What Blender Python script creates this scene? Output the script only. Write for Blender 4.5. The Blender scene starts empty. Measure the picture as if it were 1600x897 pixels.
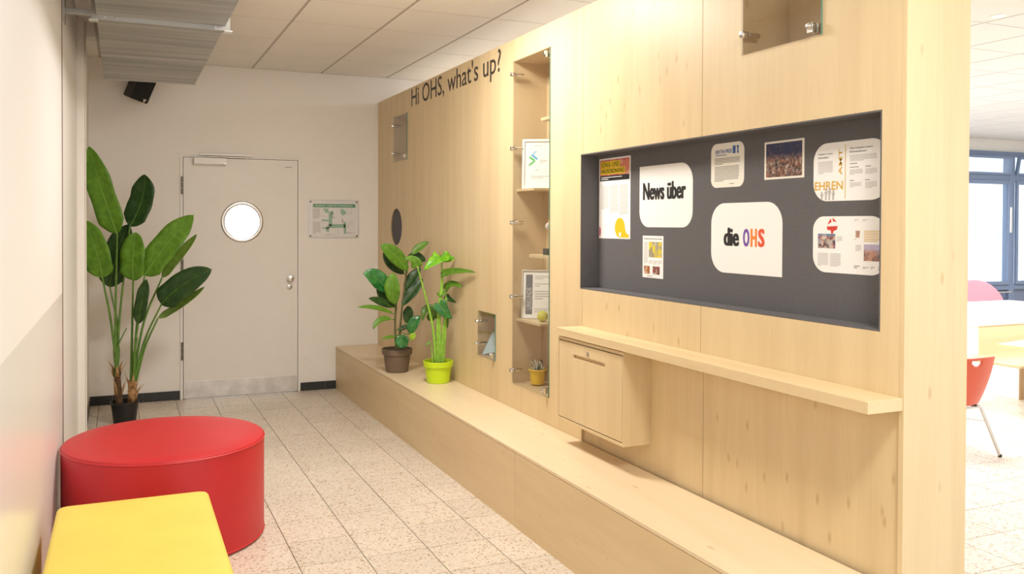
import bpy, bmesh, math, random
from mathutils import Vector, Matrix
random.seed(7)
S = bpy.context.scene
COL = S.collection

# ------------------------------------------------------------------ camera
cd = bpy.data.cameras.new('camera'); cam = bpy.data.objects.new('camera', cd); COL.objects.link(cam)
_R = Vector((0.9208403, -0.3899233, 0.00359966)); _U = Vector((0.00198844, 0.01392667, 0.99990104)); _F = Vector((0.38993484, 0.92074202, -0.01359958))
_m = Matrix((_R, _U, -_F)).transposed().to_4x4(); _m.translation = (-1.62081, -3.78972, 1.52499)
cam.matrix_world = _m
cd.sensor_width = 36; cd.lens = 1334.81 / 1600 * 36; cd.shift_x = 0.02748; cd.shift_y = -0.05008; cd.clip_start = 0.05
S.camera = cam

# ------------------------------------------------------------------ sky, light levels, exposure
w = bpy.data.worlds.new('sky'); S.world = w; w.use_nodes = True
bg = w.node_tree.nodes['Background']; bg.inputs[0].default_value = (0.86, 0.93, 1.0, 1); bg.inputs[1].default_value = 4.0
LAMP_MAIN = 62.0      # ceiling panels of the entrance hall (W)
LAMP_FILL = 92.0      # added ceiling panels, unseen, that brighten the common room
LAMP_COLOR = (1.0, 0.955, 0.885)
FILL_COLOR = (0.87, 0.93, 1.0)  # cool tint of the added room panels, stands in for daylight
vs = S.view_settings; vs.view_transform = 'Standard'; vs.look = 'None'; vs.exposure = -0.05; vs.gamma = 1; vs.use_curve_mapping = False
S.cycles.use_denoising = True
S.cycles.max_bounces = 10; S.cycles.diffuse_bounces = 6; S.cycles.transparent_max_bounces = 12
S.cycles.sample_clamp_indirect = 6

# ------------------------------------------------------------------ mesh helpers
class MB:
    def __init__(s): s.v = []; s.f = []; s.mi = []; s.cur = 0; s.sm = []
    def poly(s, pts, smooth=False):
        n = len(s.v); s.v += [tuple(p) for p in pts]; s.f.append(tuple(range(n, n + len(pts)))); s.mi.append(s.cur); s.sm.append(smooth)
    def faces(s, verts, faces, smooth=False):
        n = len(s.v); s.v += [tuple(p) for p in verts]
        for f in faces: s.f.append(tuple(n + i for i in f)); s.mi.append(s.cur); s.sm.append(smooth)
        return s
    def box(s, x0, x1, y0, y1, z0, z1):
        v = [(x0,y0,z0),(x1,y0,z0),(x1,y1,z0),(x0,y1,z0),(x0,y0,z1),(x1,y0,z1),(x1,y1,z1),(x0,y1,z1)]
        s.faces(v, [(3,2,1,0),(4,5,6,7),(0,1,5,4),(1,2,6,5),(2,3,7,6),(3,0,4,7)]); return s
    def ring(s, profile, n=24, axis='z', c=(0,0,0), cap0=True, cap1=True, smooth=True):
        # profile: (radius, height) pairs revolved about an axis
        V = []
        for r, h in profile:
            for k in range(n):
                a = 2*math.pi*k/n; p, q = r*math.cos(a), r*math.sin(a)
                V.append({'z':(c[0]+p,c[1]+q,c[2]+h),'x':(c[0]+h,c[1]+p,c[2]+q),'y':(c[0]+q,c[1]+h,c[2]+p)}[axis])
        F = []
        for i in range(len(profile)-1):
            for k in range(n):
                F.append((i*n+k, i*n+(k+1)%n, (i+1)*n+(k+1)%n, (i+1)*n+k))
        s.faces(V, F, smooth)
        m = len(s.v) - len(V)
        if cap0: s.f.append(tuple(m+k for k in reversed(range(n)))); s.mi.append(s.cur); s.sm.append(False)
        if cap1: s.f.append(tuple(m+(len(profile)-1)*n+k for k in range(n))); s.mi.append(s.cur); s.sm.append(False)
        return s
    def tube(s, pts, r0, r1=None, n=8):
        r1 = r0 if r1 is None else r1
        P = [Vector(p) for p in pts]; V = []; F = []
        ref = Vector((0.31, 0.2, 0.93))
        for i, p in enumerate(P):
            t = (P[min(i+1, len(P)-1)] - P[max(i-1, 0)]).normalized()
            if abs(t.dot(ref)) > 0.97: ref = Vector((1, 0.1, 0))
            a = t.cross(ref).normalized(); b = t.cross(a)
            r = r0 + (r1-r0)*i/(len(P)-1)
            for k in range(n):
                th = 2*math.pi*k/n; V.append(p + a*r*math.cos(th) + b*r*math.sin(th))
        for i in range(len(P)-1):
            for k in range(n): F.append((i*n+k, i*n+(k+1)%n, (i+1)*n+(k+1)%n, (i+1)*n+k))
        s.faces(V, F, True)
        m = len(s.v)-len(V)
        for idx in (tuple(m+k for k in reversed(range(n))), tuple(m+(len(P)-1)*n+k for k in range(n))):
            s.f.append(idx); s.mi.append(s.cur); s.sm.append(False)
        return s
    def xf(s, m):
        s.v = [tuple(m @ Vector(p)) for p in s.v]; return s
    def build(s, name, mats, parent=None, bevel=0, seg=2):
        me = bpy.data.meshes.new(name); me.from_pydata([tuple(p) for p in s.v], [], s.f)
        if not isinstance(mats, (list, tuple)): mats = [mats]
        for m in mats: me.materials.append(m)
        me.polygons.foreach_set('material_index', s.mi); me.polygons.foreach_set('use_smooth', s.sm)
        bm = bmesh.new(); bm.from_mesh(me); bmesh.ops.remove_doubles(bm, verts=bm.verts, dist=1e-5); bmesh.ops.recalc_face_normals(bm, faces=bm.faces); bm.to_mesh(me); bm.free()
        if any(s.sm): me.set_sharp_from_angle(angle=math.radians(38))
        o = bpy.data.objects.new(name, me); COL.objects.link(o)
        if parent: o.parent = parent; o.matrix_parent_inverse = parent.matrix_world.inverted()
        if bevel:
            b = o.modifiers.new('bevel', 'BEVEL'); b.width = bevel; b.segments = seg; b.limit_method = 'ANGLE'; b.angle_limit = math.radians(40)
        return o
def box(name, mat, parent, x0, x1, y0, y1, z0, z1, bevel=0):
    return MB().box(min(x0,x1), max(x0,x1), min(y0,y1), max(y0,y1), min(z0,z1), max(z0,z1)).build(name, mat, parent, bevel)
def tag(o, label=None, cat=None, group=None, kind=None):
    if label: o['label'] = label
    if cat: o['category'] = cat
    if group: o['group'] = group
    if kind: o['kind'] = kind
    return o
def thing(name, loc, label=None, cat=None, group=None, kind=None):
    o = bpy.data.objects.new(name, None); COL.objects.link(o); o.location = loc; o.empty_display_size = 0.1
    o.matrix_world = Matrix.Translation(loc)
    return tag(o, label, cat, group, kind)
def share(src, name, parent, loc):
    o = bpy.data.objects.new(name, src); COL.objects.link(o); o.parent = parent; o.location = loc; return o

def plate(y0, y1, z0, z1, xa, xb, rects=(), circles=()):
    """upright board (normal along x) with rectangular and round through holes"""
    mb = MB()
    rc = [(max(a,y0), min(b,y1), max(c,z0), min(d,z1)) for a,b,c,d in rects if a < y1 and b > y0 and c < z1 and d > z0]
    sq = [(cy-r-.02, cy+r+.02, cz-r-.02, cz+r+.02) for cy,cz,r in circles]
    ys = sorted({y0, y1, *[q for r in rc+sq for q in r[:2]]}); zs = sorted({z0, z1, *[q for r in rc+sq for q in r[2:]]})
    def solid(i, j):
        if i < 0 or j < 0 or i >= len(ys)-1 or j >= len(zs)-1: return False
        cy, cz = (ys[i]+ys[i+1])/2, (zs[j]+zs[j+1])/2
        return not any(a < cy < b and c < cz < d for a,b,c,d in rc)
    def insq(i, j):
        cy, cz = (ys[i]+ys[i+1])/2, (zs[j]+zs[j+1])/2
        return any(a < cy < b and c < cz < d for a,b,c,d in sq)
    for i in range(len(ys)-1):
        for j in range(len(zs)-1):
            if not solid(i, j): continue
            a, b, c, d = ys[i], ys[i+1], zs[j], zs[j+1]
            if not insq(i, j):
                for x in (xa, xb): mb.poly([(x,a,c),(x,b,c),(x,b,d),(x,a,d)])
            if not solid(i-1,j): mb.poly([(xa,a,c),(xb,a,c),(xb,a,d),(xa,a,d)])
            if not solid(i+1,j): mb.poly([(xa,b,c),(xb,b,c),(xb,b,d),(xa,b,d)])
            if not solid(i,j-1): mb.poly([(xa,a,c),(xb,a,c),(xb,b,c),(xa,b,c)])
            if not solid(i,j+1): mb.poly([(xa,a,d),(xb,a,d),(xb,b,d),(xa,b,d)])
    for cy, cz, r in circles:
        n = 48; R = r+.02
        for k in range(n):
            t0, t1 = 2*math.pi*k/n+math.pi/4, 2*math.pi*(k+1)/n+math.pi/4
            def cp(t): return (cy+r*math.cos(t), cz+r*math.sin(t))
            def sp(t):
                m = max(abs(math.cos(t)), abs(math.sin(t))); return (cy+R*math.cos(t)/m, cz+R*math.sin(t)/m)
            for x in (xa, xb): mb.poly([(x,*cp(t0)),(x,*cp(t1)),(x,*sp(t1)),(x,*sp(t0))])
            mb.poly([(xa,*cp(t0)),(xa,*cp(t1)),(xb,*cp(t1)),(xb,*cp(t0))])
    return mb

# ------------------------------------------------------------------ materials
def new_mat(name):
    m = bpy.data.materials.new(name); m.use_nodes = True; nt = m.node_tree
    return m, nt, nt.nodes['Principled BSDF']
def plain(name, col, rough=0.5, metal=0.0, bump=0.0, bscale=80, var=0.0, vscale=6, spec=0.5, coat=0):
    m, nt, p = new_mat(name); p.inputs['Base Color'].default_value = (*col, 1); p.inputs['Roughness'].default_value = rough
    p.inputs['Metallic'].default_value = metal; p.inputs['Specular IOR Level'].default_value = spec; p.inputs['Coat Weight'].default_value = coat
    g = nt.nodes.new('ShaderNodeNewGeometry')
    if var:
        n = nt.nodes.new('ShaderNodeTexNoise'); n.inputs['Scale'].default_value = vscale; n.inputs['Detail'].default_value = 5
        nt.links.new(g.outputs['Position'], n.inputs['Vector'])
        r = nt.nodes.new('ShaderNodeValToRGB'); r.color_ramp.elements[0].position = .3; r.color_ramp.elements[1].position = .7
        r.color_ramp.elements[0].color = (*[c*(1-var) for c in col], 1); r.color_ramp.elements[1].color = (*[min(1, c*(1+var)) for c in col], 1)
        nt.links.new(n.outputs['Fac'], r.inputs['Fac']); nt.links.new(r.outputs['Color'], p.inputs['Base Color'])
    if bump:
        n2 = nt.nodes.new('ShaderNodeTexNoise'); n2.inputs['Scale'].default_value = bscale; n2.inputs['Detail'].default_value = 3
        nt.links.new(g.outputs['Position'], n2.inputs['Vector'])
        b = nt.nodes.new('ShaderNodeBump'); b.inputs['Strength'].default_value = bump; b.inputs['Distance'].default_value = .01
        nt.links.new(n2.outputs['Fac'], b.inputs['Height']); nt.links.new(b.outputs['Normal'], p.inputs['Normal'])
    return m
def wood(name, axis='z', base=(0.705, 0.555, 0.33), dark=(0.53, 0.375, 0.19), off=(0, 0, 0), rough=0.42):
    m, nt, p = new_mat(name); N = nt.nodes.new; L = nt.links.new
    g = N('ShaderNodeNewGeometry')
    def mapped(sc):
        mp = N('ShaderNodeMapping'); k = {'x':0,'y':1,'z':2}[axis]; s3 = [sc[0]]*3; s3[k] = sc[1]
        mp.inputs['Scale'].default_value = s3; mp.inputs['Location'].default_value = off; L(g.outputs['Position'], mp.inputs['Vector']); return mp
    f = N('ShaderNodeTexNoise'); f.inputs['Scale'].default_value = 1; f.inputs['Detail'].default_value = 6; f.inputs['Roughness'].default_value = .65
    L(mapped((64, 3.2)).outputs[0], f.inputs['Vector'])
    b = N('ShaderNodeTexNoise'); b.inputs['Scale'].default_value = 1; b.inputs['Detail'].default_value = 3; b.inputs['Distortion'].default_value = 1.2
    L(mapped((6.5, .5)).outputs[0], b.inputs['Vector'])
    a = N('ShaderNodeMath'); a.operation = 'MULTIPLY_ADD'; a.inputs[1].default_value = .30; L(f.outputs['Fac'], a.inputs[0])
    a2 = N('ShaderNodeMath'); a2.operation = 'MULTIPLY'; a2.inputs[1].default_value = .70; L(b.outputs['Fac'], a2.inputs[0]); L(a2.outputs[0], a.inputs[2])
    cn = N('ShaderNodeTexNoise'); cn.inputs['Scale'].default_value = 1; cn.inputs['Detail'].default_value = 2; cn.inputs['Roughness'].default_value = .4
    L(mapped((4.6, .55)).outputs[0], cn.inputs['Vector'])
    c1 = N('ShaderNodeMath'); c1.operation = 'MULTIPLY'; c1.inputs[1].default_value = 150; L(cn.outputs['Fac'], c1.inputs[0])
    c2 = N('ShaderNodeMath'); c2.operation = 'SINE'; L(c1.outputs[0], c2.inputs[0])
    pm_ = N('ShaderNodeMapRange'); pm_.inputs[1].default_value = .48; pm_.inputs[2].default_value = .62; pm_.inputs[3].default_value = .0; pm_.inputs[4].default_value = .045; L(b.outputs['Fac'], pm_.inputs[0])
    c3 = N('ShaderNodeMath'); c3.operation = 'MULTIPLY_ADD'; L(c2.outputs[0], c3.inputs[0]); L(pm_.outputs[0], c3.inputs[1]); L(a.outputs[0], c3.inputs[2]); a = c3
    r = N('ShaderNodeValToRGB'); r.color_ramp.elements[0].position = .34; r.color_ramp.elements[1].position = .58
    r.color_ramp.elements[0].color = (*[d*.35+q*.65 for d, q in zip(dark, base)], 1); r.color_ramp.elements[1].color = (*base, 1)
    L(a.outputs[0], r.inputs['Fac'])
    # small knots and short dark flecks
    v = N('ShaderNodeTexVoronoi'); v.inputs['Scale'].default_value = 1; L(mapped((21, 8.5)).outputs[0], v.inputs['Vector'])
    kr = N('ShaderNodeValToRGB'); kr.color_ramp.elements[0].position = .06; kr.color_ramp.elements[0].color = (1,1,1,1); kr.color_ramp.elements[1].position = .24; kr.color_ramp.elements[1].color = (0,0,0,1)
    L(v.outputs['Distance'], kr.inputs['Fac'])
    sel = N('ShaderNodeSeparateColor'); L(v.outputs['Color'], sel.inputs[0])
    gt = N('ShaderNodeMath'); gt.operation = 'GREATER_THAN'; gt.inputs[1].default_value = .84; L(sel.outputs[0], gt.inputs[0])
    km = N('ShaderNodeMath'); km.operation = 'MULTIPLY'; L(kr.outputs['Color'], km.inputs[0]); L(gt.outputs[0], km.inputs[1])
    k2 = N('ShaderNodeMath'); k2.operation = 'MULTIPLY'; k2.inputs[1].default_value = .5; L(km.outputs[0], k2.inputs[0])
    mx = N('ShaderNodeMix'); mx.data_type = 'RGBA'; L(k2.outputs[0], mx.inputs[0]); L(r.outputs['Color'], mx.inputs[6]); mx.inputs[7].default_value = (*(.42, .25, .10), 1)
    L(mx.outputs[2], p.inputs['Base Color']); p.inputs['Roughness'].default_value = rough
    bp = N('ShaderNodeBump'); bp.inputs['Strength'].default_value = .06; bp.inputs['Distance'].default_value = .004; L(f.outputs['Fac'], bp.inputs['Height']); L(bp.outputs['Normal'], p.inputs['Normal'])
    return m
WOODZ = wood('maple_laminate_upright'); WOODY = wood('maple_laminate_lengthwise', 'y', off=(3, 1, 2)); WOODX = wood('maple_laminate_edge', 'x', off=(5, 2, 1))
WOODZ2 = wood('maple_laminate_door', 'z', off=(1.7, 4.2, .6))
WOODZ3 = wood('maple_laminate_second', 'z', off=(2.3, 7.7, 3.1)); WOODIN = wood('maple_laminate_niche', 'z', base=(.66,.505,.31), dark=(.52,.37,.2), off=(4, 0, 4))
WALL = plain('warm_white_paint', (.80,.775,.73), .6, bump=.15, bscale=140, var=.02, vscale=3)
def scuffed():
    m, nt, p = new_mat('scuffed_white_paint'); N = nt.nodes.new; L = nt.links.new
    g = N('ShaderNodeNewGeometry'); n = N('ShaderNodeTexNoise'); n.inputs['Scale'].default_value = 7; n.inputs['Detail'].default_value = 8; n.inputs['Roughness'].default_value = .7
    L(g.outputs['Position'], n.inputs['Vector'])
    r = N('ShaderNodeValToRGB'); r.color_ramp.elements[0].position = .58; r.color_ramp.elements[1].position = .74; r.color_ramp.elements[0].color = (0,0,0,1)
    L(n.outputs['Fac'], r.inputs['Fac'])
    sp = N('ShaderNodeSeparateXYZ'); L(g.outputs['Position'], sp.inputs[0])
    mr = N('ShaderNodeMapRange'); mr.inputs[1].default_value = .05; mr.inputs[2].default_value = .85; mr.inputs[3].default_value = .38; mr.inputs[4].default_value = 0; L(sp.outputs['Z'], mr.inputs[0])
    mm = N('ShaderNodeMath'); mm.operation = 'MULTIPLY'; L(r.outputs['Color'], mm.inputs[0]); L(mr.outputs[0], mm.inputs[1])
    mx = N('ShaderNodeMix'); mx.data_type = 'RGBA'; L(mm.outputs[0], mx.inputs[0]); mx.inputs[6].default_value = (.83,.795,.75,1); mx.inputs[7].default_value = (.40,.31,.24,1)
    L(mx.outputs[2], p.inputs['Base Color']); p.inputs['Roughness'].default_value = .55
    b = N('ShaderNodeBump'); b.inputs['Strength'].default_value = .12; n2 = N('ShaderNodeTexNoise'); n2.inputs['Scale'].default_value = 160; L(g.outputs['Position'], n2.inputs['Vector']); b.inputs['Distance'].default_value = .006
    L(n2.outputs['Fac'], b.inputs['Height']); L(b.outputs['Normal'], p.inputs['Normal'])
    return m
WALLB = scuffed()
def dado():
    # satin oil paint below a level line, matt paint above it
    m, nt, p = new_mat('two_tone_gloss_paint'); N = nt.nodes.new; L = nt.links.new
    g = N('ShaderNodeNewGeometry'); sp = N('ShaderNodeSeparateXYZ'); L(g.outputs['Position'], sp.inputs[0])
    c = N('ShaderNodeMath'); c.operation = 'LESS_THAN'; c.inputs[1].default_value = 1.17; L(sp.outputs['Z'], c.inputs[0])
    mx = N('ShaderNodeMix'); mx.data_type = 'RGBA'; L(c.outputs[0], mx.inputs[0]); mx.inputs[6].default_value = (.85,.84,.84,1); mx.inputs[7].default_value = (.835,.82,.81,1); L(mx.outputs[2], p.inputs['Base Color'])
    rr = N('ShaderNodeMapRange'); rr.inputs[3].default_value = .5; rr.inputs[4].default_value = .27; L(c.outputs[0], rr.inputs[0]); L(rr.outputs[0], p.inputs['Roughness'])
    mp = N('ShaderNodeMapping'); mp.inputs['Scale'].default_value = (60, 60, 3); L(g.outputs['Position'], mp.inputs['Vector'])
    n = N('ShaderNodeTexNoise'); n.inputs['Scale'].default_value = 1.5; n.inputs['Detail'].default_value = 3; L(mp.outputs[0], n.inputs['Vector'])
    b = N('ShaderNodeBump'); b.inputs['Strength'].default_value = .22; b.inputs['Distance'].default_value = .004; L(n.outputs['Fac'], b.inputs['Height']); L(b.outputs['Normal'], p.inputs['Normal'])
    return m
DADO = dado()
def terrazzo():
    m, nt, p = new_mat('cream_terrazzo'); N = nt.nodes.new; L = nt.links.new
    g = N('ShaderNodeNewGeometry')
    v = N('ShaderNodeTexVoronoi'); v.inputs['Scale'].default_value = 120; L(g.outputs['Position'], v.inputs['Vector'])
    sc = N('ShaderNodeSeparateColor'); L(v.outputs['Color'], sc.inputs[0])
    r = N('ShaderNodeValToRGB'); r.color_ramp.interpolation = 'CONSTANT'; e = r.color_ramp.elements
    e[0].position = 0; e[0].color = (.665,.59,.50,1); e[1].position = .62; e[1].color = (.72,.65,.56,1)
    for pos, c in ((.77,(.60,.485,.375,1)),(.87,(.50,.375,.275,1)),(.95,(.38,.27,.19,1))): q = e.new(pos); q.color = c
    L(sc.outputs[0], r.inputs['Fac'])
    n = N('ShaderNodeTexNoise'); n.inputs['Scale'].default_value = 2.2; n.inputs['Detail'].default_value = 4; L(g.outputs['Position'], n.inputs['Vector'])
    mr = N('ShaderNodeMapRange'); mr.inputs[3].default_value = .9; mr.inputs[4].default_value = 1.08; L(n.outputs['Fac'], mr.inputs[0])
    oi = N('ShaderNodeObjectInfo'); m2 = N('ShaderNodeMapRange'); m2.inputs[3].default_value = .95; m2.inputs[4].default_value = 1.04; L(oi.outputs['Random'], m2.inputs[0])
    mu = N('ShaderNodeMath'); mu.operation = 'MULTIPLY'; L(mr.outputs[0], mu.inputs[0]); L(m2.outputs[0], mu.inputs[1])
    mx = N('ShaderNodeVectorMath'); mx.operation = 'SCALE'; L(r.outputs['Color'], mx.inputs[0]); L(mu.outputs[0], mx.inputs['Scale'])
    L(mx.outputs[0], p.inputs['Base Color']); p.inputs['Roughness'].default_value = .33
    return m
TILE = terrazzo(); GROUT = plain('grey_grout', (.20,.165,.125), .9)
CEIL = plain('ceiling_board_white', (.82,.805,.78), .8, bump=.25, bscale=220, var=.015, vscale=2); TBAR = plain('ceiling_rail', (.46,.43,.39), .6)
DOORP = plain('door_paint', (.80,.765,.72), .42, bump=.05, bscale=200, var=.015); FRAMEP = plain('door_frame_paint', (.82,.79,.75), .4)
STEEL = plain('brushed_steel', (.62,.60,.57), .3, 1.0, bump=.06, bscale=300); STEEL2 = plain('scuffed_kick_steel', (.66,.63,.59), .38, .85, bump=.08, bscale=40, var=.16, vscale=9)
CHROME = plain('polished_chrome', (.78,.76,.73), .15, 1.0); DARKSTEEL = plain('dark_hinge_steel', (.22,.20,.18), .4, 1.0)
SLATE = plain('black_skirting_tile', (.022,.024,.024), .35, var=.2); WHITEP = plain('white_plastic', (.84,.82,.80), .4)
def galv():
    m, nt, p = new_mat('galvanised_sheet'); N = nt.nodes.new; L = nt.links.new
    g = N('ShaderNodeNewGeometry'); mp = N('ShaderNodeMapping'); mp.inputs['Scale'].default_value = (.5, 6.5, 3); L(g.outputs['Position'], mp.inputs['Vector'])
    n = N('ShaderNodeTexNoise'); n.inputs['Scale'].default_value = 1.6; n.inputs['Detail'].default_value = 3; L(mp.outputs[0], n.inputs['Vector'])
    r = N('ShaderNodeValToRGB'); r.color_ramp.elements[0].position = .33; r.color_ramp.elements[1].position = .66; r.color_ramp.elements[0].color = (.30,.30,.285,1); r.color_ramp.elements[1].color = (.50,.49,.46,1)
    L(n.outputs['Fac'], r.inputs['Fac']); L(r.outputs['Color'], p.inputs['Base Color']); p.inputs['Metallic'].default_value = .75; p.inputs['Roughness'].default_value = .42
    return m
GALV = galv(); BLACKP = plain('black_plastic', (.012,.011,.011), .45); SILVER = plain('silver_badge', (.7,.7,.7), .3, .8)
RED = plain('red_vinyl', (.53,.016,.024), .42, bump=.10, bscale=260, var=.05, vscale=3); YELLOW = plain('yellow_vinyl', (.84,.66,.12), .45, bump=.12, bscale=220, var=.04, vscale=4)
def felt(name, col):
    return plain(name, col, .95, bump=.35, bscale=420, var=.14, vscale=320, spec=.15)
FELT = felt('charcoal_felt', (.135,.130,.135)); PAPER = plain('white_paper', (.86,.85,.83), .7); CREAM = plain('cream_paper', (.80,.765,.68), .7)
INK = plain('black_ink', (.012,.012,.013), .6); GREYINK = plain('grey_ink', (.46,.44,.42), .7); DARKINK = plain('dark_grey_ink', (.17,.16,.155), .7); VINYL = plain('charcoal_lettering', (.045,.036,.030), .5)
PURPLE = plain('purple_ink', (.16,.065,.36), .6); ORANGE = plain('orange_ink', (.80,.22,.025), .6); REDINK = plain('red_ink', (.62,.045,.03), .6); OCHRE = plain('ochre_ink', (.66,.40,.055), .6)
YELINK = plain('yellow_ink', (.84,.62,.02), .6); GOLD = plain('amber_ink', (.86,.50,.01), .6); BLUEINK = plain('blue_ink', (.05,.12,.34), .6); GREENINK = plain('green_ink', (.06,.33,.17), .6); PALEGREEN = plain('pale_green_ink', (.32,.55,.40), .6)
SKYINK = plain('light_blue_ink', (.10,.42,.72), .6); LEAFINK = plain('leaf_green_ink', (.13,.50,.17), .6); PINKINK = plain('magenta_ink', (.55,.08,.14), .6)
def glass(name, tint, fres=1.45):
    m = bpy.data.materials.new(name); m.use_nodes = True; nt = m.node_tree; nt.nodes.clear(); N = nt.nodes.new
    o = N('ShaderNodeOutputMaterial'); mx = N('ShaderNodeMixShader'); t = N('ShaderNodeBsdfTransparent'); t.inputs[0].default_value = (*tint, 1)
    gl = N('ShaderNodeBsdfGlossy'); gl.inputs['Roughness'].default_value = .02; f = N('ShaderNodeLayerWeight'); f.inputs[0].default_value = .5; pw = N('ShaderNodeMath'); pw.operation = 'POWER'; pw.inputs[1].default_value = 5; nt.links.new(f.outputs['Facing'], pw.inputs[0])
    ma = N('ShaderNodeMath'); ma.operation = 'MULTIPLY_ADD'; ma.inputs[1].default_value = .93; ma.inputs[2].default_value = .035; nt.links.new(pw.outputs[0], ma.inputs[0])
    nt.links.new(ma.outputs[0], mx.inputs[0]); nt.links.new(t.outputs[0], mx.inputs[1]); nt.links.new(gl.outputs[0], mx.inputs[2]); nt.links.new(mx.outputs[0], o.inputs[0]); return m
GLASS = glass('cover_glass', (.95,.955,.945)); WGLASS = glass('window_glass', (.95,.97,.97)); ACRYL = glass('acrylic_sheet', (.97,.97,.97)); GEDGE = plain('green_glass_edge', (.10,.27,.22), .15)
def leafmat(name, a, b, rough=.42, gloss=.5):
    m, nt, p = new_mat(name); N = nt.nodes.new; L = nt.links.new
    g = N('ShaderNodeNewGeometry'); n = N('ShaderNodeTexNoise'); n.inputs['Scale'].default_value = 26; n.inputs['Detail'].default_value = 4; L(g.outputs['Position'], n.inputs['Vector'])
    r = N('ShaderNodeValToRGB'); r.color_ramp.elements[0].position = .35; r.color_ramp.elements[1].position = .68; r.color_ramp.elements[0].color = (*a, 1); r.color_ramp.elements[1].color = (*b, 1)
    L(n.outputs['Fac'], r.inputs['Fac']); L(r.outputs['Color'], p.inputs['Base Color']); p.inputs['Roughness'].default_value = rough; p.inputs['Specular IOR Level'].default_value = gloss
    tr = N('ShaderNodeBsdfTranslucent'); L(r.outputs['Color'], tr.inputs[0]); mx = N('ShaderNodeMixShader'); mx.inputs[0].default_value = .22
    L(p.outputs[0], mx.inputs[1]); L(tr.outputs[0], mx.inputs[2]); L(mx.outputs[0], nt.nodes['Material Output'].inputs[0])
    return m
LM = {'m': leafmat('leaf_mid_green', (.10,.25,.014), (.16,.35,.024)), 'd': leafmat('leaf_dark_green', (.018,.062,.012), (.040,.105,.020), .38), 'l': leafmat('leaf_olive_green', (.13,.23,.025), (.20,.31,.045)),
      'g': leafmat('leaf_glossy_green', (.018,.16,.030), (.045,.27,.05), .22, .7), 'y': leafmat('leaf_lime_green', (.32,.52,.02), (.45,.62,.03)), 'b': leafmat('leaf_bright_green', (.10,.42,.010), (.32,.66,.02), .35), 'o': leafmat('leaf_dark_olive', (.06,.14,.012), (.11,.20,.02))}  # last entry is a darker olive leaf
RIB = plain('leaf_midrib', (.20,.36,.06), .5); STALKM = plain('green_stalk', (.10,.22,.03), .45, var=.25, vscale=30); PALESTALK = plain('pale_green_stalk', (.24,.46,.05), .4, var=.2, vscale=30); BROWNSTALK = plain('woody_stem', (.13,.12,.045), .7, var=.3, vscale=60)
SOIL = plain('potting_soil', (.05,.032,.02), .95, bump=.8, bscale=120, var=.4, vscale=90); BARK = plain('coir_bark', (.115,.062,.028), .9, bump=.9, bscale=70, var=.4, vscale=60); HUSK = plain('dry_husk', (.45,.26,.11), .85, bump=.6, bscale=90, var=.35, vscale=45)
POTBROWN = plain('brown_plastic', (.15,.105,.07), .5); POTLIME = plain('lime_plastic', (.52,.72,.012), .38); POTYEL = plain('yellow_pot', (.82,.56,.02), .4)

# ================================================================== THE ROOM
XL, YB, YR, ZC = -1.9, 4.009, -7.0, 2.898       # left wall, entrance end wall, rear wall, ceiling
XE, YF = 14.0, 5.5                              # common room: right end, window wall
wall_l = thing('wall_left', (XL, 0, 0), kind='structure')
box('plaster', DADO, wall_l, XL-.15, XL, YR, 1.012, 0, ZC); box('plaster', plain('white_gloss_paint', (.84,.83,.825), .35), wall_l, XL-.15, XL+.003, 1.022, YB, 0, ZC); box('joint_seal', plain('brown_joint_seal', (.20,.15,.12), .8), wall_l, XL-.15, XL+.0038, 1.012, 1.022, 0, ZC)
tr = thing('trim_1', (XL, 2.65, 0), kind='structure')
box('pilaster', FRAMEP, tr, XL, -1.853, 2.56, 2.70, 0, ZC, .004); box('bead', FRAMEP, tr, -1.853, -1.846, 2.66, 2.70, 0, ZC, .002); box('side_lining', WALL, tr, XL, -1.874, 2.70, YB, 0, ZC)
# end wall with the door opening
DX0, DX1, DZ = -1.162, -.131, 2.108
wb = thing('wall_back', (0, YB, 0), kind='structure')
box('plaster', WALLB, wb, XL-.15, DX0, YB, YB+.2, 0, ZC); box('plaster', WALLB, wb, DX1, 1.75, YB, YB+.2, 0, ZC); box('plaster', WALLB, wb, DX0, DX1, YB, YB+.2, DZ, ZC)
box('wall_end', WALL, thing('wall_hall', (1.75, YB, 0), kind='structure'), 1.55, 1.75, YB+.2, YF, 0, ZC)
# window wall of the common room
wf = thing('wall_far', (XE, YF, 0), kind='structure')
W0, W1, WT = 6.2, 13.4, 2.70
box('plaster', WALL, wf, 1.55, W0, YF, YF+.25, 0, ZC); box('plaster', WALL, wf, W1, XE, YF, YF+.25, 0, ZC); box('plaster', WALL, wf, W0, W1, YF, YF+.25, WT, ZC)
box('wall_right', WALL, None, XE, XE+.15, YR, YF+.25, 0, ZC)['kind'] = 'structure'
# rear wall (behind the camera) with an added, unseen window band for daylight fill
wr = thing('wall_rear', (XE, YR, 0), kind='structure')
box('plaster', WALL, wr, XL-.15, XE, YR-.2, YR, 0, .9); box('plaster', WALL, wr, XL-.15, XE, YR-.2, YR, 2.6, ZC); box('plaster', WALL, wr, XL-.15, -1.2, YR-.2, YR, .9, 2.6); box('plaster', WALL, wr, 8.0, XE, YR-.2, YR, .9, 2.6)
w2 = thing('window_fill', (3.4, YR, .9), kind='structure')
for k in range(8): box('mullion', FRAMEP, w2, -1.2+k*1.31, -1.13+k*1.31, YR-.12, YR-.05, .9, 2.6)
for z in (.9, 2.53): box('rail', FRAMEP, w2, -1.2, 8.0, YR-.12, YR-.05, z, z+.07)

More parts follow.
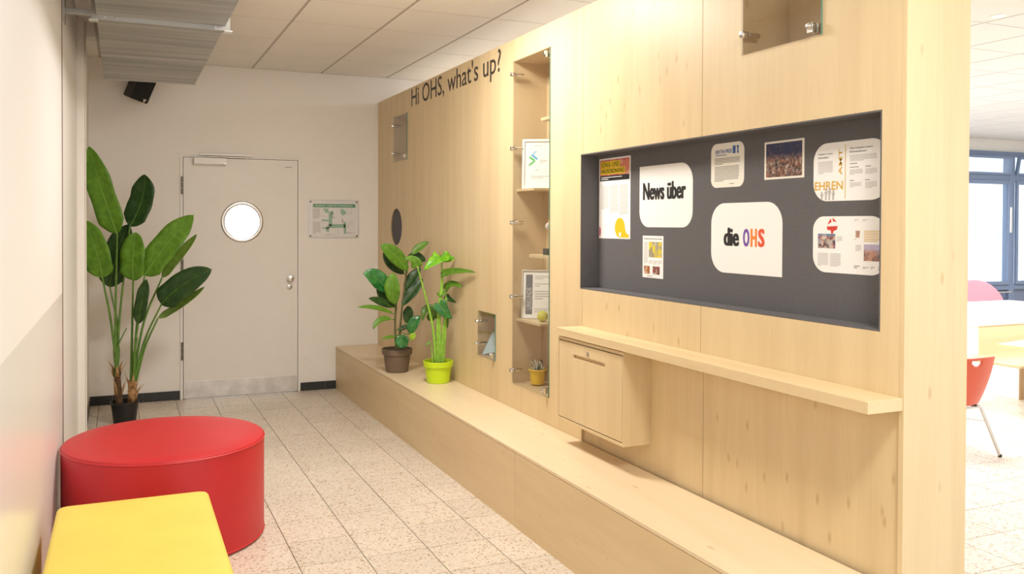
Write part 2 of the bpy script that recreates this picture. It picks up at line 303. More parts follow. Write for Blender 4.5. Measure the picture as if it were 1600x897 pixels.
# floor: 30 cm terrazzo tiles, laid with open grey joints
fl = box('floor', GROUT, None, XL-.15, XE, YR, YF+.25, -.12, -.003); fl['kind'] = 'structure'
def tile_mesh(sx, sy, h, ch, up=True):
    mb = MB(); a, b = sx/2, sy/2; z0 = -h if up else h
    mb.faces([(-a,-b,z0),(a,-b,z0),(a,b,z0),(-a,b,z0),(-a,-b,-ch if up else ch),(a,-b,-ch if up else ch),(a,b,-ch if up else ch),(-a,b,-ch if up else ch),(-a+ch,-b+ch,0),(a-ch,-b+ch,0),(a-ch,b-ch,0),(-a+ch,b-ch,0)],
             [(0,1,5,4),(1,2,6,5),(2,3,7,6),(3,0,4,7),(4,5,9,8),(5,6,10,9),(6,7,11,10),(7,4,8,11),(8,9,10,11)])
    return mb
def mesh_of(mb, name, mat):
    o = mb.build(name, mat); me = o.data; bpy.data.objects.remove(o); return me
full = mesh_of(tile_mesh(.2958, .2958, .012, .0004), 'tile', TILE); cache = {}
rest = MB(); ntile = 0
i0, i1, j0, j1 = -7, int(XE/.3)+1, int(YR/.3)-1, int(YF/.3)+1
cells = []
for i in range(i0, i1):
    for j in range(j0, j1):
        xa, xb, ya, yb = max(XL, i*.3), min(XE, i*.3+.3), max(YR, j*.3), min(YF+.25, j*.3+.3)
        if i*.3 < 1.0: yb = min(yb, YB)
        if xb-xa < .01 or yb-ya < .01: continue
        cx, cy = (xa+xb)/2, (ya+yb)/2
        if .35 < cx < .9 and cy < YB and cy > -1.8: continue                 # under the bench and the partition
        dx, dy = cx+1.62, cy+3.79
        q = dx/dy if dy > .2 else -1
        near = (cx < .4 and cy > -1.3) or (cx > .9 and 1.27 < q < 1.53 and cy > -1.7)
        cells.append((0 if near else 1, dx*dx+dy*dy, xa, xb, ya, yb))
cells.sort()
for near, d, xa, xb, ya, yb in cells:
    sx, sy = xb-xa, yb-ya; c = ((xa+xb)/2, (ya+yb)/2, 0)
    if near == 0 and ntile < 290:
        key = (round(sx,3), round(sy,3))
        if key == (.3, .3): me = full
        else:
            if key not in cache: cache[key] = mesh_of(tile_mesh(sx-.004, sy-.004, .012, .0004), 'tile', TILE)
            me = cache[key]
        share(me, 'tile', fl, c); ntile += 1
    else:
        t = tile_mesh(sx-.004, sy-.004, .012, .0004); t.xf(Matrix.Translation(c)); rest.faces(t.v, t.f)
tag(rest.build('floor_tiles', TILE, fl), kind='stuff')

# ceiling: lay-in boards on a metal grid
ce = box('ceiling', TBAR, None, XL-.15, XE, YR, YF+.25, ZC+.0025, ZC+.12); ce['kind'] = 'structure'
P = .615; CX0, CY0 = -.557, 3.92
LAMPS = {(0, -6): 'hall', (0, -12): 'hall', (5, -6): 'room', (10, -7): 'room', (10, -1): 'room', (14, -7): 'room', (14, -13): 'room', (18, -2): 'room', (6, -1): 'room'}  # the room panels are added out of view to brighten the common room
rest = MB(); nt_ = 0; full = mesh_of(tile_mesh(P-.019, P-.011, .002, .001, False), 'ceiling_board', CEIL); cache = {}; cells = []
for i in range(-4, 25):
    for j in range(-19, 4):
        xa, xb, ya, yb = max(XL, CX0+i*P), min(XE, CX0+i*P+P), max(YR, CY0+j*P), min(YF, CY0+j*P+P)
        if i*P+CX0 < 1.5: yb = min(yb, YB)
        if xb-xa < .02 or yb-ya < .02 or (i, j) in LAMPS: continue
        cx, cy = (xa+xb)/2, (ya+yb)/2; dx, dy = cx+1.62, cy+3.79; q = dx/dy if dy > .2 else -1
        near = (cx < 1.3 and cy > .3) or (cx > 1 and 1.2 < q < 1.6 and cy > -1.2)
        cells.append((0 if near else 1, dx*dx+dy*dy, xa, xb, ya, yb))
cells.sort()
for near, d, xa, xb, ya, yb in cells:
    sx, sy = xb-xa, yb-ya; c = ((xa+xb)/2, (ya+yb)/2, ZC)
    if near == 0 and nt_ < 290:
        key = (round(sx,3), round(sy,3))
        if key == (P, P): me = full
        else:
            if key not in cache: cache[key] = mesh_of(tile_mesh(sx-.019, sy-.011, .002, .001, False), 'ceiling_board', CEIL)
            me = cache[key]
        share(me, 'ceiling_board', ce, c); nt_ += 1
    else:
        t = tile_mesh(sx-.019, sy-.011, .002, .001, False); t.xf(Matrix.Translation(c)); rest.faces(t.v, t.f)
tag(rest.build('ceiling_boards', CEIL, ce), kind='stuff')
DIFF = bpy.data.materials.new('lit_diffuser'); DIFF.use_nodes = True
_p = DIFF.node_tree.nodes['Principled BSDF']; _p.inputs['Emission Color'].default_value = (1, .9, .78, 1); _p.inputs['Emission Strength'].default_value = 3; _p.inputs['Base Color'].default_value = (.9,.9,.9,1)
LNAME = {(0,-6): 'square ceiling light panel over the tall glass niche in the entrance', (0,-12): 'square ceiling light panel in the entrance behind the red drum stool', (5,-6): 'added unseen fill light panel nearest the end of the wooden partition in the bright room',
 (10,-7): 'added unseen fill light panel above the stepped bench in the bright room', (10,-1): 'added unseen fill light panel near the blue framed windows', (14,-7): 'added unseen fill light panel in the middle right of the bright room',
 (14,-13): 'added unseen fill light panel near the rear windows, farther right', (18,-2): 'added unseen fill light panel at the far right by the blue framed windows', (6,-1): 'added unseen fill light panel at the left end of the blue framed windows'}
for (i, j), kind in LAMPS.items():
    c = (CX0+i*P+P/2, CY0+j*P+P/2, ZC)
    t = thing('ceiling_light', c, LNAME[(i,j)], 'ceiling light', 'square ceiling light panels')
    h = P/2-.006; mb = MB()
    for a in ((-h,h,-h,-h+.02),(-h,h,h-.02,h),(-h,-h+.02,-h,h),(h-.02,h,-h,h)): mb.box(c[0]+a[0],c[0]+a[1],c[1]+a[2],c[1]+a[3],ZC-.004,ZC+.004)
    mb.build('frame', WHITEP, t); box('diffuser', DIFF, t, c[0]-h+.02, c[0]+h-.02, c[1]-h+.02, c[1]+h-.02, ZC, ZC+.003)
    ld = bpy.data.lights.new('lamp_glow', 'AREA'); ld.shape = 'SQUARE'; ld.size = .5; ld.energy = LAMP_MAIN if kind == 'hall' else LAMP_FILL; ld.color = LAMP_COLOR if kind == 'hall' else FILL_COLOR
    lo = bpy.data.objects.new('lamp_glow', ld); COL.objects.link(lo); lo.parent = t; lo.location = (0, 0, -.012)

sd = thing('ceiling_spot', (3.66, .06, ZC), 'small round ceiling spotlight peeking past the top of the partition', 'ceiling light')
MB().ring([(.032,0),(.045,-.004),(.055,-.003),(.058,0)], 24, 'z', (3.66,.06,ZC-.001), False, False).build('trim_ring', WHITEP, sd); MB().ring([(.001,0),(.034,-.001)], 24, 'z', (3.66,.06,ZC-.0015), False, False).build('lens', DIFF, sd)

# skirting tiles of the end wall
bb = thing('baseboard_back', (0, YB, 0), kind='structure')
for xs, za in (((-1.874,-1.700,-1.46,-1.165), .078), ((-.128,.098,.197), .075)):
    for a, b in zip(xs, xs[1:]): box('tile', SLATE, bb, a+.0015, b-.0015, YB-.012, YB, .002, za, .001)
    box('grout', GROUT, bb, xs[0], xs[-1], YB-.008, YB, 0, za-.001)
bl = thing('baseboard_left', (-1.874, 3.3, 0), kind='structure')
for a, b in ((2.70, 3.0), (3.0, 3.3), (3.3, 3.6), (3.6, 3.99)): box('tile', SLATE, bl, -1.874, -1.864, a+.002, b-.002, .002, .078, .001)

# ------------------------------------------------------------------ the door
dr = thing('door_1', (-.645, YB, 0), kind='structure')
y = YB
mb = MB(); mb.box(DX0, -1.139, y-.012, y+.10, 0, DZ); mb.box(-.152, DX1, y-.012, y+.10, 0, DZ); mb.box(-1.139, -.152, y-.012, y+.10, 2.096, DZ); mb.build('frame', FRAMEP, dr, bevel=.002)
def doorleaf():
    m = plate(-1.134, -.157, .006, 2.092, y-.012, y+.035, circles=[(-.643, 1.537, .158)])
    m.v = [(b, a, c) for a, b, c in m.v]; return m
doorleaf().build('leaf', DOORP, dr)
def ringm(ri, ro, h):
    m = MB(); m.ring([(ri, 0), (ri, h), (ri+.006, h+.004), (ro-.006, h+.004), (ro, h), (ro, 0)], 48, 'y', (-.643, y-.012, 1.537), False, False); m.v = [(a, 2*(y-.012)-b, c) for a, b, c in m.v]; return m
ringm(.150, .182, .004).build('window_ring', STEEL, dr)
MB().ring([(.158, 0), (.158, .006)], 48, 'y', (-.643, y+.008, 1.537)).build('round_pane', WGLASS, dr)
for a, b, zt in ((-1.125, -.640, .153), (-.637, -.160, .150)): box('kick_plate', STEEL2, dr, a, b, y-.0145, y-.012, .012, zt, .0006)
for z in (.34, 1.055, 1.77):
    m = MB()
    for k in range(3): m.ring([(.008, 0), (.008, .048)], 12, 'z', (-1.146, y-.020, z+.003+k*.0525))
    m.build('hinge', DARKSTEEL, dr)
cl = box('closer_body', WHITEP, dr, -1.052, -.778, y-.075, y-.013, 2.034, 2.090, .004)
box('closer_badge', SILVER, cl, -.800, -.788, y-.0765, y-.075, 2.040, 2.047)
rl = box('closer_rail', WHITEP, dr, -1.00, -.555, y-.052, y-.022, 2.112, 2.130, .003)
MB().tube([(-.955, y-.04, 2.09), (-.955, y-.04, 2.102), (-.62, y-.037, 2.104)], .008, n=8).build('closer_arm', STEEL, rl)
for a, b in ((DX0+.01, -1.12), (-.17, DX1-.01)): box('door_stop', FRAMEP, dr, a, b, y+.037, y+.055, 0, 2.10)
box('door_stop', FRAMEP, dr, DX0+.01, DX1-.01, y+.037, y+.055, 2.08, DZ-.002)
kn = MB().ring([(.026, 0), (.026, -.006), (.012, -.010), (.012, -.030), (.026, -.036), (.030, -.046), (.026, -.058), (.012, -.062)], 28, 'y', (-.224, y-.012, 1.030)).build('door_knob', STEEL, dr)
lk = MB().ring([(.023, 0), (.023, -.007), (.018, -.010), (.009, -.010), (.009, -.014)], 28, 'y', (-.229, y-.012, .952)).build('lock_rosette', STEEL, dr)
box('keyhole', INK, lk, -.2305, -.2275, y-.0275, y-.026, .944, .957)
box('door_label', GREYINK, dr, -.272, -.208, y-.0127, y-.012, 2.026, 2.036)

# ------------------------------------------------------------------ blue-grey window front of the common room
BLUEF = plain('blue_grey_frame_in_glare', (.16,.21,.32), .4); BLUEPAN = plain('blue_grey_panel', (.17,.20,.29), .5)  # frame blue is lightened to imitate glare around the windows
wn = thing('window_1', (9.8, YF, 0), kind='structure')
wy0, wy1 = YF-.06, YF+.06
xs = [W0, 8.1, 9.75, 11.40, 13.05, W1]
for k, x in enumerate(xs): box('mullion', BLUEF, wn, x-.06, x+.06, wy0, wy1, 0, WT, .004)
for a, b in zip(xs, xs[1:]):
    a += .06; b -= .06
    box('top_rail', BLUEF, wn, a, b, wy0, wy1, WT-.08, WT, .003); box('transom', BLUEF, wn, a, b, wy0, wy1, 2.235, 2.335, .003); box('sill_rail', BLUEF, wn, a, b, wy0, wy1, .515, .60, .003)
    box('lower_panel', BLUEPAN, wn, a, b, YF-.01, YF+.03, 0, .515)
    p1 = box('pane', WGLASS, wn, a, b, YF+.02, YF+.026, .60, 2.235)
    m = MB(); m.box(a, a+.055, wy0-.03, wy0, .60, 2.235); m.box(b-.055, b, wy0-.03, wy0, .60, 2.235); m.box(a+.055, b-.055, wy0-.03, wy0, .60, .655); m.box(a+.055, b-.055, wy0-.03, wy0, 2.18, 2.235)
    sa = m.build('sash', BLUEF, wn, bevel=.003)
    box('sash_handle', CHROME, sa, b-.04, b-.015, wy0-.06, wy0-.03, 1.42, 1.82, .003)
    # upper light, hinged at the bottom and tipped inwards
    tilt = Matrix.Translation((0, wy0, 2.335)) @ Matrix.Rotation(math.radians(9), 4, 'X') @ Matrix.Translation((0, -wy0, -2.335))
    m = MB(); m.box(a, a+.045, wy0-.03, wy0+.01, 2.335, 2.62); m.box(b-.045, b, wy0-.03, wy0+.01, 2.335, 2.62); m.box(a+.045, b-.045, wy0-.03, wy0+.01, 2.335, 2.37); m.box(a+.045, b-.045, wy0-.03, wy0+.01, 2.585, 2.62); m.xf(tilt).build('vent_sash', BLUEF, wn)
    MB().box(a+.045, b-.045, wy0-.015, wy0-.010, 2.37, 2.585).xf(tilt).build('vent_pane', WGLASS, wn)
MB().tube([(W0+.2, wy0-.07, .485), (11.30, wy0-.07, .485)], .012).build('push_bar', CHROME, wn)
for x in (W0+.25, 8.1, 9.75, 10.75, 11.2): box('bar_bracket', CHROME, wn, x-.012, x+.012, wy0-.07, wy0+.03, .475, .495)

# pale building across the yard and the yard itself
yard = box('ground', plain('yard_paving', (.55,.55,.54), .9), None, -20, 60, YF+.25, 60, -.25, -.13); yard['kind'] = 'structure'
PALEW = plain('pale_render', (.74,.75,.76), .8); BLUEG = plain('blue_glazing', (.42,.56,.64), .3)
bd = thing('building', (30, 26, -.13), 'pale building with bands of bluish windows across the yard outside', 'building')
box('wall', PALEW, bd, 8, 52, 26, 34, -.13, 9)
for k in range(15):
    for z in (.8, 3.8):
        f = box('window', PALEW, bd, 9.5+k*2.8, 11.6+k*2.8, 25.93, 26.0, z, z+1.7); box('pane', BLUEG, f, 9.6+k*2.8, 11.5+k*2.8, 25.90, 25.935, z+.1, z+1.6)

# ================================================================== WOODEN PARTITION
XW, XB, HB, YE = .598, .197, .391, -1.876       # partition face, bench face, bench height, near end
pt_ = thing('display_partition', (.74, 1.07, 0), 'tall pale maple partition wall with lettering, glazed niches and a sunken pinboard', 'partition')
N1, N2, N3, VT = (3.113,3.505,2.073,2.463), (1.248,1.540,.643,.940), (-1.526,-1.120,2.184,2.584), (.498,.986,.548,2.522)
BD = (-1.778, .142, 1.193, 1.887)
allr = [(a-.0058, b+.0058, c-.0058, d+.0058) for a, b, c, d in (N1, N2, N3, VT, BD)]
plate(.126, 4.005, 0, 2.66, XW, XW+.019, allr, [(3.42, 1.498, .160)]).build('panel', WOODZ, pt_)
plate(-.8685, .1235, .965, 2.66, XW, XW+.019, allr).build('panel', WOODZ3, pt_)
plate(-1.857, -.8715, .965, 2.66, XW, XW+.019, allr).build('panel', WOODZ, pt_)
plate(-.8685, .126, 0, .985, XW+.016, XW+.035).build('panel', WOODZ3, pt_); plate(-1.857, -.8715, 0, .985, XW+.016, XW+.035).build('panel', WOODZ, pt_)
box('joint_backing', WOODIN, pt_, XW+.020, XW+.034, -1.85, 4.0, 2.62, 2.64)
box('end_panel', wood('maple_laminate_end', 'z', off=(9, 3, 5)), pt_, XW, .875, YE, -1.857, 0, 2.66, .0012)
box('back_panel', WOODZ3, pt_, .856, .875, -1.857, 4.005, 0, 2.66); box('top_panel', WOODY, pt_, XW+.019, .856, -1.857, 4.005, 2.642, 2.66)
def liner(r, depth, mat, name, t=.006):
    a, b, c, d = r; x0, x1 = XW, XW+depth; m = MB()
    m.box(x1, x1+t, a-t, b+t, c-t, d+t); m.box(x0, x1, a-t, a, c-t, d+t); m.box(x0, x1, b, b+t, c-t, d+t); m.box(x0, x1, a, b, c-t, c); m.box(x0, x1, a, b, d, d+t)
    return m.build(name, mat, pt_)
for r in (N1, N2, N3, VT): liner(r, .228, WOODIN, 'niche_lining')
nb = liner(BD, .10, FELT, 'pinboard')
m = MB(); m.ring([(.160, 0), (.160, .012)], 48, 'x', (XW, 3.42, 1.498), False, True); m.build('round_recess', FELT, pt_)
for (a, b, c, d), n in (((.744, .986, 1.726, 1.740), 0), ((.656, .986, .930, .944), 0), ((.498, .656, 2.125, 2.142), 1), ((.498, .801, 1.327, 1.347), 1)):
    box('niche_shelf', WOODY, pt_, XW+.020, XW+.226, a, b, c, d, .0008)
def pane(r, clips):
    a, b, c, d = r; e = .003
    gp = box('glass_cover', GLASS, pt_, XW-.0065, XW-.0015, a-e, b+e, c-e, d+e)
    MB().box(XW-.0066, XW-.0014, a-e-.0012, a-e, c-e, d+e).build('glass_edge', GEDGE, gp)
    for cy, cz, kind in clips:
        m = MB()
        if kind == 'r': m.ring([(.004, -.034), (.013, -.033), (.0145, -.029), (.0145, -.009)], 20, 'x', (XW, cy, cz)); m.ring([(.011, -.001), (.011, .05)], 16, 'x', (XW, cy, cz))
        else: m.box(XW-.026, XW-.009, cy-.013, cy+.013, cz-.022, cz+.012); m.ring([(.004, -.034), (.012, -.033), (.012, -.026)], 18, 'x', (XW, cy, cz)); m.box(XW-.001, XW+.02, cy-.013, cy+.013, cz-.022, cz+.012)
        m.build('glass_clip', CHROME, gp, bevel=.001)
pane(VT, [(.955, z, 'r') for z in (2.438, 1.986, 1.534, 1.082, .629)] + [(.522, 2.490, 's'), (.522, .585, 's')])
pane(N1, [(3.46, 2.385, 'r'), (3.46, 2.143, 'r'), (3.135, 2.105, 's')]); pane(N2, [(1.51, .872, 'r'), (1.51, .722, 'r'), (1.27, .678, 's')]); pane(N3, [(-1.150, 2.255, 'r'), (-1.150, 2.515, 'r'), (-1.496, 2.214, 's'), (-1.496, 2.56, 's')])

# ------------------------------------------------------------------ lettering (flat text turned into meshes)
def text_mesh(s, bold=0.0, extrude=0.0, shear=0.0):
    c = bpy.data.curves.new('lettering', 'FONT'); c.body = s; c.size = 1; c.offset = bold; c.extrude = extrude; c.shear = shear; c.resolution_u = 3
    o = bpy.data.objects.new('lettering', c); COL.objects.link(o); dg = bpy.context.evaluated_depsgraph_get(); dg.update()
    me = bpy.data.meshes.new_from_object(o.evaluated_get(dg)); bpy.data.objects.remove(o); return me
def text_on(s, name, mat, parent, frame, s0, s1, z0, z1, bold=0.0, rot=0, nrm=(-1, 0, 0)):
    """fit a line of text into the box (s0..s1, z0..z1) of a surface; frame(s, z) gives the world point"""
    me = text_mesh(s, min(bold, .018)); nrm = Vector(nrm)
    if bold > .03:
        bm = bmesh.new()
        for k in (-1, -.5, 0, .5, 1):
            t = me.copy(); t.transform(Matrix.Translation((k*bold, 0, (k+1)*.00012))); bm.from_mesh(t); bpy.data.meshes.remove(t)
        bm.to_mesh(me); bm.free()
    X = [v.co.x for v in me.vertices]; Y = [v.co.y for v in me.vertices]; a, b, c, d = min(X), max(X), min(Y), max(Y)
    for v in me.vertices:
        p, q = (v.co.x-a)/(b-a), (v.co.y-c)/(d-c)
        if rot == 90: p, q = 1-q, p
        v.co = frame(s0+(s1-s0)*p, z0+(z1-z0)*q) + nrm*v.co.z
    me.materials.clear(); me.materials.append(mat)
    o = bpy.data.objects.new(name, me); COL.objects.link(o); o.parent = parent; o.matrix_parent_inverse = parent.matrix_world.inverted(); return o
text_on("Hi OHS, what's up?", 'lettering', VINYL, pt_, lambda s, z: Vector((XW-.0012, 3.003-s, z)), 0, 1.823, 2.452, 2.650, bold=.004)

# ================================================================== BENCH, SHELF, CABINET
bn = thing('long_bench', (.4, 1.07, 0), 'long low maple bench running along the foot of the partition', 'bench')
ys = [-1.874, .0935, 2.0655, 4.005]
for a, b, mt in zip(ys, ys[1:], (WOODY, wood('maple_laminate_bench', 'y', off=(6, 6, 2)), WOODY)): box('front_panel', mt, bn, XB, XB+.018, a+.001, b-.001, 0, .3735)
box('seat_board', wood('maple_laminate_seat_glare', 'y', base=(.77,.625,.42), dark=(.64,.48,.28), off=(8, 2, 7), rough=.34), bn, XB, XW-.001, -1.874, 4.005, .3755, HB, .0015); box('end_board', WOODZ, bn, XB+.019, XW-.002, -1.874, -1.856, 0, .374)  # seat maple is paler than the rest to imitate glare on it
sh = thing('wall_shelf', (.525, -.865, .95), 'long thick maple ledge fixed to the partition under the pinboard', 'shelf')
box('shelf_board', wood('maple_laminate_shelf', 'y', off=(2, 9, 1)), sh, .452, XW-.0005, -1.874, .140, .953, .992, .0015)
cb = thing('wall_cabinet', (.54, -.17, .516), 'small square maple cupboard hung under the left end of the ledge', 'cabinet')
X0, X1 = .466, XW+.0155; F0 = XW-.0005
m = MB(); m.box(X0, X1, -.485, -.4795, .516, .946); m.box(X0, F0, .1345, .1395, .516, .946); m.box(X0, F0, -.4795, .1345, .516, .5315); m.box(X0, F0, -.4795, .1345, .932, .946); m.box(X0+.03, X1, -.4795, -.465, .5315, .932)
m.build('carcass', WOODZ3, cb)
d_ = plate(-.4755, .1305, .5360, .9275, X0, X0+.018, [(-.325, -.018, .855, .873)]).build('cabinet_door', WOODZ2, cb)
box('grip_recess', WOODIN, d_, X0+.016, X0+.030, -.335, -.008, .845, .883)
MB().ring([(.011, 0), (.011, -.003), (.008, -.004)], 20, 'x', (X0, -.169, .893)).build('lock', STEEL, d_); m = MB(); m.box(X0+.006, X0+.008, -.4795, -.4745, .5315, .932); m.box(X0+.006, X0+.008, .1295, .1345, .5315, .932); m.box(X0+.006, X0+.008, -.4745, .1295, .5315, .5370); m.box(X0+.006, X0+.008, -.4745, .1295, .9265, .932); tag(m.build('door_shadow_gap', INK, cb), kind='stuff')

# ================================================================== NOTICES ON THE PINBOARD
XK = XW + .10
def outline(w_, h_, rad):
    # rad: bottom-left, bottom-right, top-right, top-left corner radii (superelliptic corners)
    pts = []
    for (cx, cz, sx, sz, a0), r in zip(((0,0,1,1,math.pi), (w_,0,-1,1,1.5*math.pi), (w_,h_,-1,-1,0), (0,h_,1,-1,.5*math.pi)), rad):
        if r <= 0: pts.append((cx, cz)); continue
        for k in range(11):
            t = a0 + k/10*math.pi/2; pts.append((cx+sx*r+r*math.cos(t), cz+sz*r+r*math.sin(t)))
    return pts
class Sheet:
    """a sheet of paper on a plane: s runs to the right as one reads it, z upwards; sheared sl = rise per metre of s"""
    def __init__(s, name, label, cat, group, org, w_, h_, rad=(0,0,0,0), mat=None, du=(0,-1,0), dv=(0,0,1), n=(-1,0,0), th=.0012, loose=0, root=None, part='sheet'):
        s.o, s.u, s.v, s.n = Vector(org), Vector(du), Vector(dv), Vector(n); s.th = th; s.layer = 0
        s.root = root or thing(name, tuple(s.o), label, cat, group)
        m = MB(); ol = outline(w_, h_, rad)
        m.poly([s.at(a, b, th) for a, b in ol]); m.poly([s.at(a, b, 0) for a, b in reversed(ol)])
        for i in range(len(ol)):
            a, b = ol[i], ol[(i+1)%len(ol)]; m.poly([s.at(*a, 0), s.at(*b, 0), s.at(*b, th), s.at(*a, th)])
        s.sheet = m.build(part, mat or PAPER, s.root)
    def at(s, a, b, d): return s.o + s.u*a + s.v*b + s.n*d
    def rect(s, name, mat, a, b, c, d, lift=.0003, parent=None):
        m = MB(); m.poly([s.at(a,c,s.th+lift), s.at(b,c,s.th+lift), s.at(b,d,s.th+lift), s.at(a,d,s.th+lift)]); return m.build(name, mat, parent or s.root)
    def shape(s, name, mat, pts, lift=.0003):
        m = MB(); m.poly([s.at(a,b,s.th+lift) for a, b in pts]); return m.build(name, mat, s.root)
    def shapes(s, name, mat, polys, lift=.0003):
        m = MB()
        for pts in polys: m.poly([s.at(a,b,s.th+lift) for a, b in pts])
        return m.build(name, mat, s.root)
    def lines(s, name, mat, blocks, lift=.0003):
        m = MB()
        for a, b, c, d, n in blocks:      # left, right, bottom, top, number of lines
            pitch = (d-c)/n
            for k in range(n):
                z = d-(k+.75)*pitch; e = b if k < n-1 else a+(b-a)*random.uniform(.3,.8); x = a; e -= random.uniform(0, .04)*(b-a)
                m.poly([s.at(x,z,s.th+lift), s.at(e,z,s.th+lift), s.at(e,z+pitch*.42,s.th+lift), s.at(x,z+pitch*.42,s.th+lift)])
        return tag(m.build(name, mat, s.root), kind='stuff')
    def text(s, str_, name, mat, a, b, c, d, bold=0, rot=0, lift=.0005):
        return text_on(str_, name, mat, s.root, lambda p, q: s.at(p, q, s.th+lift), a, b, c, d, bold, rot, s.n)
def photo_mat(name, stops, scale=60, top=None, split=.55, z0=0, z1=1):
    """a printed snapshot: coloured noise below a plain upper field"""
    m, nt, p = new_mat(name); N = nt.nodes.new; L = nt.links.new; g = N('ShaderNodeNewGeometry')
    n = N('ShaderNodeTexVoronoi'); n.inputs['Scale'].default_value = scale; L(g.outputs['Position'], n.inputs['Vector']); sc = N('ShaderNodeSeparateColor'); L(n.outputs['Color'], sc.inputs[0])
    r = N('ShaderNodeValToRGB'); e = r.color_ramp.elements; e[0].position = 0; e[0].color = (*stops[0], 1); e[1].position = 1; e[1].color = (*stops[-1], 1)
    for k, c in enumerate(stops[1:-1]): q = e.new((k+1)/(len(stops)-1)); q.color = (*c, 1)
    L(sc.outputs[0], r.inputs['Fac']); last = r.outputs['Color']
    if top:
        sp = N('ShaderNodeSeparateXYZ'); L(g.outputs['Position'], sp.inputs[0]); mr = N('ShaderNodeMapRange'); mr.inputs[1].default_value = z0+(z1-z0)*(split-.12); mr.inputs[2].default_value = z0+(z1-z0)*(split+.12); L(sp.outputs['Z'], mr.inputs[0])
        n2 = N('ShaderNodeTexNoise'); n2.inputs['Scale'].default_value = 45; L(g.outputs['Position'], n2.inputs['Vector'])
        ad = N('ShaderNodeMath'); ad.operation = 'ADD'; ad.use_clamp = True; L(mr.outputs[0], ad.inputs[0]); sb = N('ShaderNodeMath'); sb.operation = 'MULTIPLY_ADD'; sb.inputs[1].default_value = .9; sb.inputs[2].default_value = -.45; L(n2.outputs['Fac'], sb.inputs[0]); L(sb.outputs[0], ad.inputs[1])
        mx = N('ShaderNodeMix'); mx.data_type = 'RGBA'; L(ad.outputs[0], mx.inputs[0]); L(last, mx.inputs[6]); mx.inputs[7].default_value = (*top, 1); last = mx.outputs[2]
    L(last, p.inputs['Base Color']); p.inputs['Roughness'].default_value = .4; return m
G = 'notices on the pinboard'
# house rules poster
q = Sheet('poster', 'tall school rules poster with red photo band and orange drop shape', 'poster', G, (XK, .125, 1.453), .300, .415)
q.rect('header_photo', photo_mat('red_header_print', [(.62,.16,.12),(.72,.26,.14),(.50,.10,.14),(.75,.40,.25)], 26), .008, .292, .325, .407)
q.rect('yellow_box', YELINK, .016, .205, .366, .398, .0006); q.rect('yellow_box', YELINK, .016, .250, .331, .364, .0006)
q.text('SCHUL- UND', 'heading', INK, .022, .198, .370, .393, .012, lift=.0010); q.text('HAUSORDNUNG', 'heading', INK, .022, .243, .336, .359, .012, lift=.0010)
q.rect('black_band', INK, .008, .292, .298, .325); q.lines('band_text', PAPER, [(.02,.225,.303,.321,2)], .0006)
q.lines('body_text', GREYINK, [(.022,.10,.15,.275,22), (.108,.19,.13,.275,26), (.198,.282,.12,.275,27), (.022,.07,.28,.286,1)])
drop = [(.205+.048*math.cos(t), .056+.05*math.sin(t)) for t in [math.radians(a) for a in range(20, 265, 12)]]
q.shape('orange_drop', GOLD, drop + [(.225,.006), (.288,.006), (.290,.020), (.268,.028), (.256,.045)]); q.shape('magenta_spot', PINKINK, [(.004+.016*math.cos(t), .035+.025*math.sin(t)) for t in [math.radians(a) for a in range(-90, 91, 15)]])
q.rect('small_square', PAPER, .198, .216, .012, .032, .0007)
# News ueber
q = Sheet('sign_card', 'white card with rounded corners reading News über', 'sign', G, (XK, -.257, 1.513), .420, .292, (.075, .075, .085, 0))
q.text('News \u00fcber', 'heading', INK, .030, .372, .130, .212, .045)
# small newspaper page
q = Sheet('clipping', 'small newspaper page with a yellow photo under the News über card', 'paper', G, (XK, -.287, 1.272), .170, .200)
q.text('Wir reden mit, wenn es um uns geht', 'heading', INK, .010, .160, .181, .190, .01); q.lines('body_text', GREYINK, [(.010,.045,.065,.172,18), (.052,.085,.065,.085,4), (.09,.123,.065,.085,4), (.128,.160,.065,.085,4)])
q.rect('yellow_photo', photo_mat('yellow_snapshot', [(.55,.46,.05),(.75,.62,.05),(.30,.26,.22),(.60,.55,.48)], 45), .052, .160, .098, .172)
q.rect('small_photo', photo_mat('crowd_snapshot', [(.05,.02,.02),(.55,.28,.06),(.40,.08,.04),(.7,.55,.4)], 90), .012, .062, .018, .056); q.rect('small_photo', photo_mat('red_snapshot', [(.03,.02,.02),(.40,.10,.08),(.16,.05,.04),(.6,.5,.45)], 80), .085, .143, .018, .056)
q.lines('caption', DARKINK, [(.04,.11,.006,.012,1)])
# prize sheet
q = Sheet('paper_sheet', 'cream rounded sheet with a blue heading at the top of the pinboard', 'paper', G, (XK, -.804, 1.682), .210, .185, (.035,.035,.035,.035), CREAM)
q.text('BERTINI-PREIS', 'heading', BLUEINK, .030, .135, .142, .158, .02); q.rect('blue_emblem', BLUEINK, .140, .158, .138, .170); q.shape('blue_emblem', BLUEINK, [(.163,.170),(.178,.170),(.175,.155),(.178,.138),(.165,.138),(.168,.155)])
q.lines('subheading', BLUEINK, [(.030,.135,.132,.139,1)]); q.lines('lead_text', DARKINK, [(.024,.186,.095,.125,5)]); q.lines('body_text', DARKINK, [(.024,.180,.025,.090,11), (.12,.186,.012,.018,1)])
# choir photo
q = Sheet('photo_print', 'framed landscape photo of a crowd on a dark blue stage', 'photo', G, (XK, -1.133, 1.702), .212, .146, mat=CREAM)
q.rect('stage_photo', photo_mat('stage_print', [(.010,.008,.010),(.30,.13,.08),(.05,.03,.03),(.46,.34,.26),(.02,.014,.016),(.36,.16,.12)], 95, (.020,.026,.085), .58, 1.708, 1.842), .010, .202, .008, .138)
